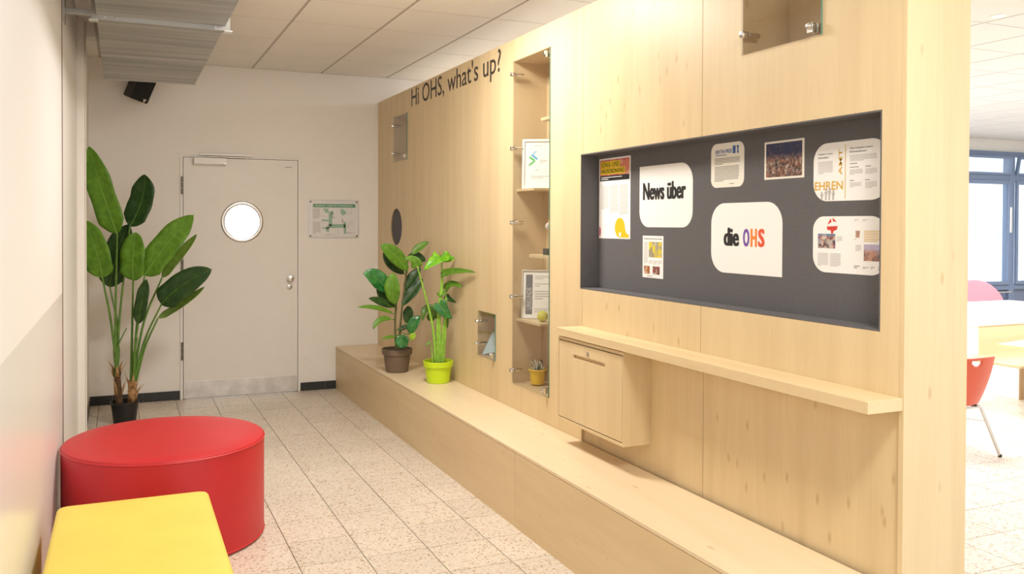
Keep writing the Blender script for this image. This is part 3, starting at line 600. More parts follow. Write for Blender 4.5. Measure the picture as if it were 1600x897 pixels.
# EHRENAMT spread
q = Sheet('magazine_spread', 'rounded double page with ochre capitals EHRENAMT at the upper right', 'paper', G, (XK, -1.392, 1.611), .335, .207, (.065,.075,.075,.065))
q.text('EHREN', 'heading', OCHRE, .006, .138, .040, .070, .02); q.text('AMT', 'heading', OCHRE, .118, .134, .090, .182, .02, rot=90)
q.rect('ochre_rule', OCHRE, .1465, .1495, .008, .196); q.text('Engagiert in ganz', 'subheading', DARKINK, .022, .090, .165, .172, .015); q.text('Deutschland', 'subheading', DARKINK, .022, .070, .153, .160, .015)
q.text('Was motiviert unsere', 'subheading', DARKINK, .168, .265, .177, .184, .015); q.text('Ehrenamtlichen?', 'subheading', DARKINK, .168, .240, .165, .172, .015)
q.lines('body_text', GREYINK, [(.022,.092,.098,.143,11), (.168,.285,.135,.158,6), (.168,.225,.088,.108,5), (.235,.285,.088,.108,5), (.168,.220,.045,.063,5), (.235,.285,.040,.063,6)]); q.lines('subheading', DARKINK, [(.168,.235,.124,.130,1), (.168,.220,.112,.118,1), (.235,.285,.112,.118,1), (.168,.215,.066,.072,1), (.235,.285,.066,.072,1)])
fg = MB()
for k, (cx, hh) in enumerate(((.040,.030), (.060,.042), (.076,.047), (.094,.036))):
    for a, b, c, d in ((-.0035,.0035,.004,.004+hh*.55), (-.006,.006,.004+hh*.55,.004+hh*.72), (-.003,.003,.004+hh*.76,.004+hh*.98), (.005,.0065,.004+hh*.4,.004+hh*.9)): fg.poly([q.at(cx+a,c,q.th+.0007), q.at(cx+b,c,q.th+.0007), q.at(cx+b,d,q.th+.0007), q.at(cx+a,d,q.th+.0007)])
fg.build('line_figures', GREYINK, q.root)
# second spread
q = Sheet('magazine_spread', 'rounded double page with a red emblem and two photos at the lower right', 'paper', G, (XK, -1.392, 1.357), .335, .200, (.06,.075,.075,.05))
red = []
cx, cz = .090, .172
red.append([(cx-.022,cz-.002),(cx-.006,cz+.022),(cx-.002,cz+.008)]); red.append([(cx+.022,cz+.008),(cx+.002,cz+.024),(cx+.004,cz+.010)])
red.append([(cx-.024,cz-.008),(cx+.026,cz-.006),(cx+.022,cz-.020),(cx+.008,cz-.024),(cx+.004,cz-.034),(cx-.002,cz-.036),(cx-.006,cz-.022),(cx-.022,cz-.020)])
q.shapes('red_emblem', REDINK, red)
q.rect('snapshot', photo_mat('street_snapshot', [(.05,.04,.05),(.45,.12,.10),(.12,.16,.30),(.62,.50,.42),(.10,.08,.08)], 70, (.10,.25,.42), .86, 1.445, 1.497), .024, .106, .086, .138)
q.rect('portrait', photo_mat('portrait_snapshot', [(.22,.10,.06),(.62,.40,.30),(.10,.05,.04)], 90), .196, .214, .126, .150); q.rect('snapshot', photo_mat('concert_snapshot', [(.08,.05,.05),(.55,.30,.20),(.30,.14,.10),(.14,.10,.12)], 85, (.48,.44,.62), .62, 1.405, 1.462), .232, .312, .048, .104)
q.lines('body_text', GREYINK, [(.024,.075,.022,.070,12), (.082,.132,.022,.070,12), (.112,.138,.11,.130,6), (.196,.222,.08,.102,6), (.19,.215,.118,.123,1), (.19,.21,.182,.190,2), (.225,.25,.182,.190,2)]); q.lines('quote_text', OCHRE, [(.232,.312,.112,.152,7)]); q.lines('footer_marks', DARKINK, [(.19,.215,.02,.032,2), (.228,.255,.02,.028,2), (.262,.278,.02,.030,2), (.292,.302,.018,.032,3)])
# die OHS
q = Sheet('sign_card', 'largest white card with three rounded corners reading die OHS', 'sign', G, (XK, -.808, 1.326), .426, .290, (.085, 0, .085, .085))
q.text('die', 'heading', INK, .082, .180, .112, .188, .045)
for ch, mt, a, b in (('O', PURPLE, .203, .242), ('H', ORANGE, .248, .286), ('S', plain('vermilion_ink', (.72,.09,.03), .6), .292, .330)): q.text(ch, 'letter', mt, a, b, .112, .184, .045)

# ================================================================== DUCT, SPEAKER, ESCAPE PLAN
du = thing('ventilation_duct', (-1.42, 0, 2.6), 'galvanised rectangular ventilation duct under the ceiling along the left wall', 'duct')
for a, b in ((1.11, 3.2), (-1.0, 1.07), (-3.2, -1.02)): box('duct_section', GALV, du, -1.741, -1.099, a, b, 2.60, 2.885, .002)
for yy in (1.07, -1.02):
    for a, b in ((yy, yy+.018), (yy+.022, yy+.04)): MB().box(-1.766, -1.074, a, b, 2.575, 2.60).box(-1.766, -1.741, a, b, 2.60, 2.89).box(-1.099, -1.074, a, b, 2.60, 2.89).build('flange', GALV, du)
for cx in (-1.755, -1.085): MB().box(cx-.022, cx+.022, 1.062, 1.118, 2.570, 2.578).build('corner_clamp', plain('zinc_corner', (.75,.75,.73), .3, .8), du, bevel=.002)
for cx in (-1.70, -1.64, -1.15): MB().ring([(.007, 0), (.007, -.006)], 6, 'y', (cx, 1.068, 2.588)).build('bolt', STEEL, du)
box('edge_fold', GALV, du, -1.745, -1.095, 3.19, 3.205, 2.595, 2.61)
hg = box('hanger_rail', GALV, du, -1.89, -1.745, 1.08, 1.12, 2.60, 2.625, .001)
box('wall_plate', GALV, hg, -1.898, -1.888, 1.05, 1.15, 2.55, 2.68)

sp = thing('loudspeaker', (-1.48, 3.95, 2.72), 'small black loudspeaker tilted down on the end wall below the duct', 'loudspeaker')
T = Matrix.Translation((-1.462, 3.83, 2.655)) @ Matrix.Rotation(math.radians(13), 4, 'Z') @ Matrix.Rotation(math.radians(20), 4, 'X') @ Matrix.Rotation(math.radians(17), 4, 'Y') @ Matrix.Scale(1.14, 4)
m = MB(); v = [(-.085,.075,-.12),(.085,.075,-.12),(.085,.075,.13),(-.085,.075,.13),(-.062,-.06,-.105),(.062,-.06,-.105),(.062,-.06,.115),(-.062,-.06,.115)]
m.faces(v, [(0,1,2,3),(4,7,6,5),(0,4,5,1),(1,5,6,2),(2,6,7,3),(3,7,4,0)]); m.xf(T).build('enclosure', BLACKP, sp, bevel=.014, seg=3)
MB().box(-.058,.058,-.0665,-.058,-.098,.108).xf(T).build('grille', plain('black_mesh_grille', (.02,.019,.018), .8, bump=1, bscale=500), sp, bevel=.006)
MB().box(.020,.042,-.0690,-.0655,-.082,-.076).xf(T).build('badge', SILVER, sp); MB().ring([(.006,0),(.006,-.002)],12,'y',(.03,-.0665,-.092)).xf(T).build('badge', SILVER, sp)
MB().tube([(-1.47, YB, 2.74), (-1.475, 3.93, 2.72), (-1.475, 3.88, 2.68)], .016).build('bracket', BLACKP, sp); MB().ring([(.035,0),(.035,-.008)],16,'y',(-1.47,YB,2.74)).build('wall_plate', BLACKP, sp)

ep = thing('escape_plan', (.177, YB, 1.39), 'framed escape route plan with a green title bar beside the door', 'sign')
q = Sheet('x','x','x','x',(-.045, YB-.0025, 1.401), .452, .330, du=(1,0,0), dv=(0,0,1), n=(0,-1,0), root=ep, mat=PAPER)
q.rect('title_bar', GREENINK, .03, .425, .272, .304); q.text('FLUCHT- UND RETTUNGSPLAN', 'title', PAPER, .055, .395, .280, .296, .006)
corr = [(.175,.205,.10,.235),(.175,.33,.085,.118),(.11,.175,.145,.160),(.115,.175,.075,.088),(.315,.338,.03,.14),(.15,.178,.05,.10),(.20,.218,.20,.238)]
q.shapes('corridor', PALEGREEN, [[(a,c),(b,c),(b,d),(a,d)] for a,b,c,d in corr])
q.shapes('green_zone', PALEGREEN, [[(.118,.262),(.172,.262),(.172,.225),(.150,.218)], [(.285,.255),(.300,.262),(.338,.232),(.335,.212),(.305,.200),(.288,.215)]])
q.shapes('room_outline', GREYINK, [[(a,c),(b,c),(b,d),(a,d)] for a,b,c,d in ((.205,.315,.1185,.120),(.205,.2065,.12,.262),(.300,.3015,.12,.262),(.115,.175,.19,.1915),(.115,.1165,.07,.26),(.18,.26,.083,.0845),(.18,.1815,.03,.083),(.258,.2595,.03,.083),(.27,.315,.075,.0765),(.27,.2715,.02,.075),(.345,.40,.215,.2165),(.345,.3465,.215,.262),(.385,.3865,.215,.262))])
q.shapes('map_mark', DARKINK, [[(.200,.180),(.230,.178),(.230,.184),(.200,.186)],[(.300,.13),(.307,.13),(.307,.166),(.300,.166)],[(.352,.090),(.362,.090),(.362,.096),(.352,.096)]])
dots = [[(x,z),(x+.003,z),(x+.003,z+.003),(x,z+.003)] for x, z in ((.35+random.random()*.055, .095+random.random()*.055) for _ in range(34))]
q.shapes('site_plan_dots', DARKINK, dots); q.lines('legend', GREYINK, [(.030,.095,.17,.262,7), (.030,.10,.03,.140,9), (.34,.42,.03,.045,2), (.15,.24,.012,.026,2)])
box('cover_sheet', ACRYL, ep, -.058, .412, YB-.0085, YB-.0055, 1.390, 1.744); MB().box(-.058,.412,YB-.0055,YB-.0025,1.390,1.393).box(-.058,.412,YB-.0055,YB-.0025,1.741,1.744).box(-.058,-.055,YB-.0055,YB-.0025,1.393,1.741).box(.409,.412,YB-.0055,YB-.0025,1.393,1.741).build('edge', SILVER, ep)
for x in (-.038, .392):
    for z in (1.410, 1.724): MB().ring([(.008,0),(.008,-.008),(.005,-.011)],14,'y',(x,YB-.001,z)).build('screw', DARKSTEEL, ep)

# ================================================================== STOOLS
rd = thing('drum_stool', (-1.425, .63, 0), 'large round red vinyl drum stool against the left wall', 'stool')
R, H = .462, .485; prof = [(R-.012,.002),(R-.002,.008),(R,.02),(R,H-.03),(R-.001,H-.018)]
MB().ring(prof, 96, 'z', (-1.425,.63,0), True, False).build('side_cover', RED, rd)
MB().ring([(R-.001,H-.019),(R+.0035,H-.0165),(R+.0035,H-.0125),(R-.001,H-.010)], 96, 'z', (-1.425,.63,0), False, False).build('piping', RED, rd)
MB().ring([(R-.001,H-.012),(R-.005,H-.004),(R-.014,H),(R-.10,H+.004),(.12,H+.006),(.002,H+.006)], 96, 'z', (-1.425,.63,0), False, True).build('top_cover', RED, rd)
MB().ring([(R-.002,.022),(R+.003,.017),(R+.003,.013),(R-.004,.010)], 96, 'z', (-1.425,.63,0), False, False).build('piping', RED, rd)
yl = thing('bench_stool', (-1.58, -.75, 0), 'oblong yellow vinyl bench stool in front of the red drum', 'stool')
def cushion(x0, x1, y0, y1, z0, z1, r, crown):
    m = MB(); n = 14; g = []
    # rounded-rectangle rings, softly crowned on top
    def rr(ins, z):
        pts = []; a0, b0, a1, b1 = x0+ins, y0+ins, x1-ins, y1-ins; rad = max(.004, r-ins*.5)
        for cx, cy, t0 in ((a1-rad,b1-rad,0),(a0+rad,b1-rad,90),(a0+rad,b0+rad,180),(a1-rad,b0+rad,270)):
            for k in range(7): t = math.radians(t0+15*k); pts.append((cx+rad*math.cos(t), cy+rad*math.sin(t), z))
        return pts
    rings = [rr(.012,z0), rr(.002,z0+.006), rr(0,z0+.02), rr(0,z1-.026), rr(.003,z1-.012), rr(.009,z1-.004), rr(.020,z1), rr(.07,z1+crown*.5), rr(.16,z1+crown), rr(.25,z1+crown*1.1)]
    N = len(rings[0]); V = [p for q_ in rings for p in q_]; F = []
    for i in range(len(rings)-1):
        for k in range(N): F.append((i*N+k, i*N+(k+1)%N, (i+1)*N+(k+1)%N, (i+1)*N+k))
    m.faces(V, F, True); m.f.append(tuple(reversed(range(N)))); m.mi.append(0); m.sm.append(False); L0 = (len(rings)-1)*N; m.f.append(tuple(L0+k for k in range(N))); m.mi.append(0); m.sm.append(True)
    return m
cushion(-1.852, -1.302, -1.38, -.195, .012, .452, .035, .003).build('cover', YELLOW, yl)
m = MB()
for x in (-1.80, -1.36):
    for yy in (-1.32, -.26): m.ring([(.02,0),(.02,.014)],14,'z',(x,yy,0))
tag(m.build('feet', BLACKP, yl))

# ================================================================== PLANTS
def bez(a, b, c, t): # quadratic curve THROUGH b at t=.5
    a, b, c = Vector(a), Vector(b), Vector(c); q = b*2-(a+c)/2
    return a*(1-t)**2 + q*2*t*(1-t) + c*t*t
def leaf(parent, B, M, T, width, kind, face=(-.39,-.92,.1), shape='paddle', fold=.18, wave=.0, xlim=None, nseg=14, rnd=None):
    face = Vector(face); n = nseg; V = []; F = []; rows = 7
    rnd = rnd or random.random()*6
    def wid(t):
        if shape == 'paddle': return max(0.0, min(1, (t/.16))**.6)*(1-max(0,(t-.55)/.45)**2.2)**.75 if t < 1 else 0
        if shape == 'fiddle': return (math.sin(math.pi*min(1,t**.8))**.7)*(.72+.42*t) if 0 < t < 1 else 0
        if shape == 'heart': return (min(1,(t+.02)/.10)**.5)*(1-t)**.62*1.12 if t < 1 else 0
        return math.sin(math.pi*t)**.8 if 0 < t < 1 else 0
    mid = []
    for i in range(n+1):
        t = i/n; p = bez(B, M, T, t); tg = (bez(B,M,T,min(1,t+.02))-bez(B,M,T,max(0,t-.02))).normalized()
        sd = tg.cross(face)
        if sd.length < .05: sd = tg.cross(Vector((0,0,1)))
        sd.normalize(); nn = sd.cross(tg).normalized(); mid.append((p, nn))
        hw = width/2*wid(t) + .0006
        for k in range(rows):
            u = (k-(rows-1)/2)/((rows-1)/2)
            off = fold*hw*abs(u)**1.5 + wave*math.sin(t*17+rnd+(u>0)*2)*abs(u)**2*width
            back = 0
            if shape == 'heart' and t < .12: back = -.14*width*abs(u)*(1-t/.12)
            p2 = p + sd*hw*u + nn*off + tg*back
            if xlim and p2.x < xlim[0]: p2.x = xlim[0] + (t+u)*.002
            if xlim and p2.x > xlim[1]: p2.x = xlim[1] - (t+u)*.002
            V.append(p2)
    for i in range(n):
        for k in range(rows-1): F.append((i*rows+k, i*rows+k+1, (i+1)*rows+k+1, (i+1)*rows+k))
    m = MB(); m.faces(V, F, True); lf = m.build('leaf', LM[kind], parent)
    so = lf.modifiers.new('thickness', 'SOLIDIFY'); so.thickness = .0012
    pts = [p + nn*.0012 for p, nn in mid[:-1]]
    if xlim: pts = [Vector((min(max(p.x, xlim[0]+.002), xlim[1]-.002), p.y, p.z)) for p in pts]
    MB().tube(pts, max(.0016, width*.018), .0006, 5).build('midrib', RIB if kind in 'mlbgy' else LM['m'], lf)
    return lf
def curve_pts(P_, n=10):
    # Catmull-Rom through the way points
    P_ = [Vector(p) for p in P_]; Q = [P_[0]*2-P_[1]] + P_ + [P_[-1]*2-P_[-2]]; out = []
    for i in range(1, len(Q)-2):
        for k in range(n):
            t = k/n; a, b, c, d = Q[i-1:i+3]
            out.append(.5*((2*b)+(c-a)*t+(2*a-5*b+4*c-d)*t*t+(3*b-a-3*c+d)*t**3))
    return out + [P_[-1]]

PALM_LEAVES = [
 ([-1.655, 3.16, 1.44],[-1.755, 3.14, 1.753],[-1.844, 3.12, 2.084],0.190,'m'),
 ([-1.566, 3.3, 1.497],[-1.479, 3.3, 1.704],[-1.461, 3.26, 1.899],0.187,'d'),
 ([-1.707, 3.36, 1.03],[-1.661, 3.34, 1.27],[-1.574, 3.36, 1.516],0.206,'d'),
 ([-1.755, 3.1, 1.12],[-1.797, 3.06, 1.319],[-1.872, 3.06, 1.543],0.196,'m'),
 ([-1.545, 3.2, 1.085],[-1.545, 3.16, 1.276],[-1.526, 3.18, 1.454],0.183,'m'),
 ([-1.465, 3.15, 1.125],[-1.322, 3.08, 1.348],[-1.12, 3.02, 1.586],0.203,'m'),
 ([-1.338, 3.25, 1.102],[-1.223, 3.22, 1.26],[-1.085, 3.18, 1.439],0.069,'l'),
 ([-1.346, 3.18, 0.901],[-1.207, 3.1, 1.045],[-0.993, 3.0, 1.173],0.195,'d'),
 ([-1.368, 3.22, 0.794],[-1.206, 3.2, 0.894],[-1.031, 3.15, 1.032],0.054,'l'),
 ([-1.51, 3.14, 0.765],[-1.484, 3.12, 0.939],[-1.452, 3.12, 1.102],0.096,'d'),
]
pm = thing('potted_palm', (-1.605, 3.27, 0), 'tall artificial palm with paddle leaves in a black pot by the door', 'potted plant')
cx, cy = -1.605, 3.27
m = MB(); m.ring([(.078,0),(.080,.004),(.098,.150),(.104,.150),(.104,.165),(.097,.165),(.094,.135)], 28, 'z', (cx,cy,0), True, False); m.build('pot', BLACKP, pm)
MB().ring([(.094,.130),(.05,.138),(.001,.140)], 28, 'z', (cx,cy,0), True, True).build('soil', SOIL, pm)
TR = [[(-1.642,3.27,.13),(-1.652,3.26,.28),(-1.660,3.25,.42)], [(-1.556,3.27,.13),(-1.552,3.25,.22),(-1.550,3.24,.32)]]
for k, tpts in enumerate(TR):
    pp = curve_pts(tpts, 6); m = MB(); m.tube(pp, .027 if k == 0 else .030, .022 if k == 0 else .034, 12); tk = m.build('trunk', BARK if k == 0 else HUSK, pm)
    for j in range(9):
        a = j*2.4; r = .024; t = pp[-1] if j < 5 else pp[len(pp)//2]; h_ = random.uniform(.07,.15)
        b0 = t + Vector((r*math.cos(a), r*math.sin(a), -.06)); b1 = b0 + Vector((.018*math.cos(a), .018*math.sin(a), h_*.6)); b2 = b0 + Vector(((.035+.03*random.random())*math.cos(a), .03*math.sin(a), h_))
        MB().faces([b0+Vector((-.016*math.sin(a),.016*math.cos(a),0)), b0-Vector((-.016*math.sin(a),.016*math.cos(a),0)), b1-Vector((-.010*math.sin(a),.010*math.cos(a),0)), b1+Vector((-.010*math.sin(a),.010*math.cos(a),0)), b2], [(0,1,2,3),(3,2,4)], True).build('husk', HUSK, tk).modifiers.new('thickness','SOLIDIFY').thickness = .002
SIDE = [0,0,0,0,1,1,1,1,1,1]
WAYS = [(-1.668,3.22,.80),(-1.640,3.27,.80),(-1.652,3.28,.72),(-1.700,3.19,.79),(-1.552,3.23,.72),(-1.520,3.20,.74),(-1.470,3.24,.76),(-1.462,3.22,.63),(-1.462,3.24,.57),(-1.535,3.19,.55)]
for (B, M_, T_, wd, kd), sd_, wy in zip(PALM_LEAVES, SIDE, WAYS):
    c0 = Vector(TR[sd_][-1]) + Vector((random.uniform(-.014,.014), random.uniform(-.012,.012), -.05))
    lf = leaf(pm, B, M_, T_, wd, kd, face=(-.39,-.92,.15), fold=.14, wave=.035, xlim=(-1.872, 9), nseg=26)
    MB().tube(curve_pts([c0, wy, B], 8), .011, .0062, 8).build('stalk', STALKM, lf)
for k in range(7):
    s_ = k % 2; c0 = Vector(TR[s_][-1]); MB().tube(curve_pts([c0+Vector((0,0,-.04)), c0+Vector((random.uniform(-.02,.03), random.uniform(-.02,.02), .14)), c0+Vector((random.uniform(-.03,.07), random.uniform(-.03,.03), random.uniform(.22,.34)))], 6), .008, .004, 7).build('stalk', STALKM, pm)

def flowerpot(parent, c, z0, rb, rt, h_, mat, lip=.035, name='pot'):
    m = MB(); m.ring([(rb-.004,0),(rb,.003),(rb+(rt-rb)*(h_-lip)/h_-.004,h_-lip),(rt,h_-lip+.003),(rt+.003,h_-.003),(rt,h_),(rt-.005,h_),(rt-.008,h_-lip)], 36, 'z', (c[0],c[1],z0), True, False); p_ = m.build(name, mat, parent)
    MB().ring([(rt-.008,h_-.022),(rt*.5,h_-.014),(.001,h_-.012)], 36, 'z', (c[0],c[1],z0), False, True).build('soil', SOIL, parent); return p_
FIG_LEAVES = [
 ([0.219, 2.42, 1.002],[0.138, 2.4, 1.111],[0.026, 2.4, 1.152],0.144,'g'),
 ([0.267, 2.38, 0.917],[0.238, 2.35, 1.045],[0.249, 2.37, 1.159],0.129,'m'),
 ([0.38, 2.42, 1.163],[0.268, 2.4, 1.292],[0.158, 2.4, 1.365],0.125,'m'),
 ([0.371, 2.47, 1.141],[0.269, 2.47, 1.221],[0.208, 2.47, 1.319],0.088,'d'),
 ([0.442, 2.5, 1.287],[0.499, 2.5, 1.341],[0.578, 2.5, 1.385],0.069,'m'),
 ([0.407, 2.52, 1.252],[0.48, 2.52, 1.266],[0.559, 2.52, 1.235],0.089,'d'),
 ([0.381, 2.5, 1.006],[0.442, 2.5, 1.099],[0.51, 2.5, 1.187],0.099,'d'),
 ([0.348, 2.46, 0.898],[0.435, 2.46, 1.008],[0.517, 2.46, 1.1],0.098,'d'),
 ([0.253, 2.4, 0.897],[0.163, 2.38, 0.94],[0.059, 2.36, 0.973],0.067,'d'),
 ([0.246, 2.36, 0.852],[0.106, 2.32, 0.904],[-0.044, 2.3, 0.916],0.038,'m'),
 ([0.236, 2.36, 0.81],[0.142, 2.34, 0.811],[0.082, 2.32, 0.744],0.048,'m'),
 ([0.267, 2.36, 0.679],[0.211, 2.34, 0.679],[0.146, 2.32, 0.67],0.029,'m'),
 ([0.392, 2.5, 0.759],[0.412, 2.5, 0.832],[0.407, 2.5, 0.892],0.089,'d'),
 ([0.382, 2.36, 0.692],[0.401, 2.34, 0.771],[0.457, 2.34, 0.827],0.097,'g'),
 ([0.297, 2.36, 0.687],[0.311, 2.34, 0.645],[0.341, 2.34, 0.596],0.115,'g'),
 ([0.371, 2.34, 0.657],[0.388, 2.33, 0.676],[0.413, 2.33, 0.704],0.053,'y'),
 ([0.292, 2.46, 0.89],[0.231, 2.46, 0.96],[0.146, 2.46, 1.03],0.117,'d'),
 ([0.304, 2.45, 0.715],[0.365, 2.45, 0.731],[0.422, 2.45, 0.753],0.039,'d'),
]
fg_ = thing('potted_fig', (.322, 2.50, HB), 'broad-leaved fig plant in a brown pot on the long bench', 'potted plant')
flowerpot(fg_, (.322, 2.50), HB, .086, .115, .178, POTBROWN, .045)
F1 = curve_pts([(.312,2.49,.56),(.290,2.45,.76),(.297,2.44,.94),(.285,2.44,1.02)], 8); F2 = curve_pts([(.335,2.50,.56),(.352,2.48,.85),(.385,2.47,1.15),(.412,2.49,1.29)], 8); F3 = curve_pts([(.325,2.48,.56),(.335,2.46,.70),(.375,2.40,.74)], 6)
for f_ in (F1, F2, F3): MB().tube(f_, .0095, .005, 8).build('stem', BROWNSTALK, fg_)
ALLP = F1+F2+F3
for B, M_, T_, wd, kd in FIG_LEAVES:
    face = (-.45,-.80,.40) if Vector(T_).z > Vector(B).z-.02 else (-.5,-.8,.3)
    lf = leaf(fg_, B, M_, T_, wd, kd, face=face, shape='fiddle', fold=.20, wave=.03, xlim=(-9,.592))
    b = Vector(B); s0 = min(ALLP, key=lambda p: (p-b).length+ (0.25 if p.z > b.z+.01 else 0)); MB().tube([s0, (s0+b)/2+Vector((0,0,-.008)), b], .0042, .0028, 6).build('leaf_stalk', STALKM, lf)
LIME_LEAVES = [([0.493, 1.98, 1.286], [0.452, 1.96, 1.273], [0.348, 1.95, 1.198], 0.137, 'b'), ([0.503, 1.98, 1.295], [0.549, 1.97, 1.276], [0.588, 1.97, 1.285], 0.083, 'b'), ([0.49, 1.97, 1.162], [0.545, 1.807, 1.193], [0.58, 1.549, 1.197], 0.06, 'm'), ([0.524, 1.98, 1.055], [0.55, 1.895, 1.097], [0.575, 1.784, 1.076], 0.065, 'm'), ([0.524, 1.98, 1.009], [0.554, 1.97, 0.981], [0.565, 1.869, 0.966], 0.046, 'd'), ([0.46, 1.94, 0.959], [0.496, 1.93, 0.903], [0.555, 1.93, 0.846], 0.101, 'g'), ([0.464, 2.03, 0.844], [0.397, 2.02, 0.908], [0.356, 2.0, 0.829], 0.101, 'o'), ([0.523, 1.99, 0.878], [0.538, 1.99, 0.831], [0.543, 1.99, 0.771], 0.042, 'm'), ([0.316, 2.0, 1.223], [0.283, 2.0, 1.269], [0.221, 2.0, 1.279], 0.082, 'm'), ([0.397, 1.95, 0.682], [0.383, 1.95, 0.673], [0.363, 1.95, 0.661], 0.023, 'm'), ([0.509, 1.98, 1.041], [0.484, 1.98, 1.019], [0.455, 1.98, 1.029], 0.055, 'm')]
lm_ = thing('potted_aroid', (.464, 1.97, HB), 'leggy bright green plant in a lime green pot on the bench', 'potted plant')
flowerpot(lm_, (.464, 1.965), HB, .082, .106, .155, POTLIME, .042)
STEMS = [[[0.452, 1.98, 0.532], [0.427, 1.98, 0.791], [0.368, 1.98, 1.022], [0.31, 1.98, 1.224]], [[0.466, 1.98, 0.531], [0.465, 1.98, 0.835], [0.494, 1.98, 1.111], [0.493, 1.98, 1.286]], [[0.481, 1.98, 0.53], [0.48, 1.98, 0.835], [0.499, 1.98, 1.065], [0.499, 1.98, 1.161]], [[0.496, 1.98, 0.53], [0.505, 1.98, 0.741], [0.529, 1.98, 0.925], [0.524, 1.98, 1.055]], [[0.506, 1.98, 0.529], [0.52, 1.98, 0.695], [0.524, 1.98, 0.833], [0.524, 1.98, 1.009]], [[0.471, 1.98, 0.531], [0.461, 1.98, 0.744], [0.465, 1.98, 0.881], [0.475, 1.98, 0.955]], [[0.427, 1.98, 0.534], [0.422, 1.98, 0.608], [0.412, 1.98, 0.654], [0.408, 1.98, 0.677]]]
allp = []
for k, st_ in enumerate(STEMS):
    pp = curve_pts(st_, 8); allp += pp; MB().tube(pp, .0125 if k < 5 else .006, .005 if k < 6 else .003, 9).build('stem', PALESTALK, lm_)
for B, M_, T_, wd, kd in LIME_LEAVES:
    lf = leaf(lm_, B, M_, T_, wd, kd, face=(-.55,-.72,.45), shape='heart', fold=.22, wave=.035, xlim=(-9,.590))
    b = Vector(B); s0 = min(allp, key=lambda p: (p-b).length); MB().tube([s0, (s0+b)/2, b], .0045, .003, 6).build('leaf_stalk', PALESTALK, lf)

# ================================================================== THINGS IN THE GLAZED NICHES
def frame_thing(label, p0, ang, w_, h_, lean, fmat, fw, name='picture_frame'):
    """framed certificate: p0 is its lower left front corner, ang turns its face between -y and -x"""
    a = math.radians(ang); u = Vector((math.cos(a), -math.sin(a), 0)); n = Vector((-math.sin(a), -math.cos(a), 0)); v = (Vector((0,0,1))*math.cos(math.radians(lean)) - n*math.sin(math.radians(lean))); nn = u.cross(v) * 1
    nn = n*math.cos(math.radians(lean)) + Vector((0,0,1))*math.sin(math.radians(lean))
    t = thing(name, p0, label, 'picture frame'); o = Vector(p0)
    def B_(s0, s1, c0, c1, d0, d1, nm, mt, bev=0):
        m = MB(); pt = lambda s,c,d: o+u*s+v*c+nn*d
        m.faces([pt(s0,c0,d0),pt(s1,c0,d0),pt(s1,c1,d0),pt(s0,c1,d0),pt(s0,c0,d1),pt(s1,c0,d1),pt(s1,c1,d1),pt(s0,c1,d1)], [(0,1,2,3),(7,6,5,4),(0,4,5,1),(1,5,6,2),(2,6,7,3),(3,7,4,0)]); return m.build(nm, mt, t, bev)
    B_(0, fw, 0, h_, -.014, 0, 'frame_bar', fmat, .001); B_(w_-fw, w_, 0, h_, -.014, 0, 'frame_bar', fmat, .001); B_(fw, w_-fw, 0, fw, -.014, 0, 'frame_bar', fmat, .001); B_(fw, w_-fw, h_-fw, h_, -.014, 0, 'frame_bar', fmat, .001)
    return Sheet('x','x','x','x', o+u*fw+v*fw-nn*.009, w_-2*fw, h_-2*fw, du=u, dv=v, n=nn, root=t, part='certificate')
q = frame_thing('white framed certificate with a green and blue arrow mark on the upper niche shelf', (.628, .930, 1.742), 33, .222, .306, 5, WHITEP, .015)
q.shapes('blue_arrow', SKYINK, [[(.052,.196),(.078,.176),(.078,.160),(.038,.190),(.064,.216),(.082,.222)]]); q.shapes('green_arrow', LEAFINK, [[(.028,.172),(.052,.158),(.026,.138),(.026,.122),(.066,.152),(.062,.168),(.028,.188)]])
q.lines('small_text', GREYINK, [(.06,.13,.248,.256,1), (.09,.14,.142,.165,3), (.03,.17,.232,.236,1), (.04,.17,.048,.068,2)]); q.lines('name_line', GREYINK, [(.065,.135,.096,.108,1)])
q = frame_thing('thin framed certificate with the word URKUNDE on a grey band, behind the tennis ball', (.640, .955, .9455), 33, .222, .300, 7, plain('cream_frame', (.66,.62,.55), .4), .006)
q.rect('grey_band', plain('band_grey_ink', (.16,.155,.17), .6), .018, .060, .02, .265); q.text('URKUNDE', 'heading', plain('light_grey_ink', (.55,.54,.55), .6), .024, .054, .05, .185, .015, rot=90, lift=.0008)
q.lines('body_text', GREYINK, [(.075,.19,.235,.262,3), (.075,.17,.19,.215,2), (.075,.19,.11,.17,4), (.075,.16,.03,.06,3)])
bl_ = thing('tennis_ball', (.684, .752, .944), 'yellow tennis ball on the lower niche shelf', 'ball')
bm = bmesh.new(); bmesh.ops.create_icosphere(bm, subdivisions=4, radius=.033, matrix=Matrix.Translation((.684,.752,.977)))
me = bpy.data.meshes.new('ball'); bm.to_mesh(me); bm.free(); me.materials.append(plain('tennis_felt', (.86,.84,.10), .9, bump=.8, bscale=500, var=.08, vscale=200)); me.polygons.foreach_set('use_smooth', [True]*len(me.polygons)); o = bpy.data.objects.new('felt_cover', me); COL.objects.link(o); o.parent = bl_; o.matrix_parent_inverse = bl_.matrix_world.inverted()
pts = []
for k in range(61):
    t = 2*math.pi*k/60; A, Bq = .75, .25; p = Vector((A*math.cos(t)+Bq*math.cos(3*t), A*math.sin(t)-Bq*math.sin(3*t), 2*math.sqrt(A*Bq)*math.sin(2*t))).normalized()*.0332; pts.append(Vector((.684,.752,.977))+Matrix.Rotation(.7,3,'X')@p)
MB().tube(pts, .0012, n=5).build('seam', PAPER, o)
tk_ = thing('desk_trophy', (.66, .62, 1.347), 'small orange figure holding a white dial on a dark base in the niche', 'ornament')
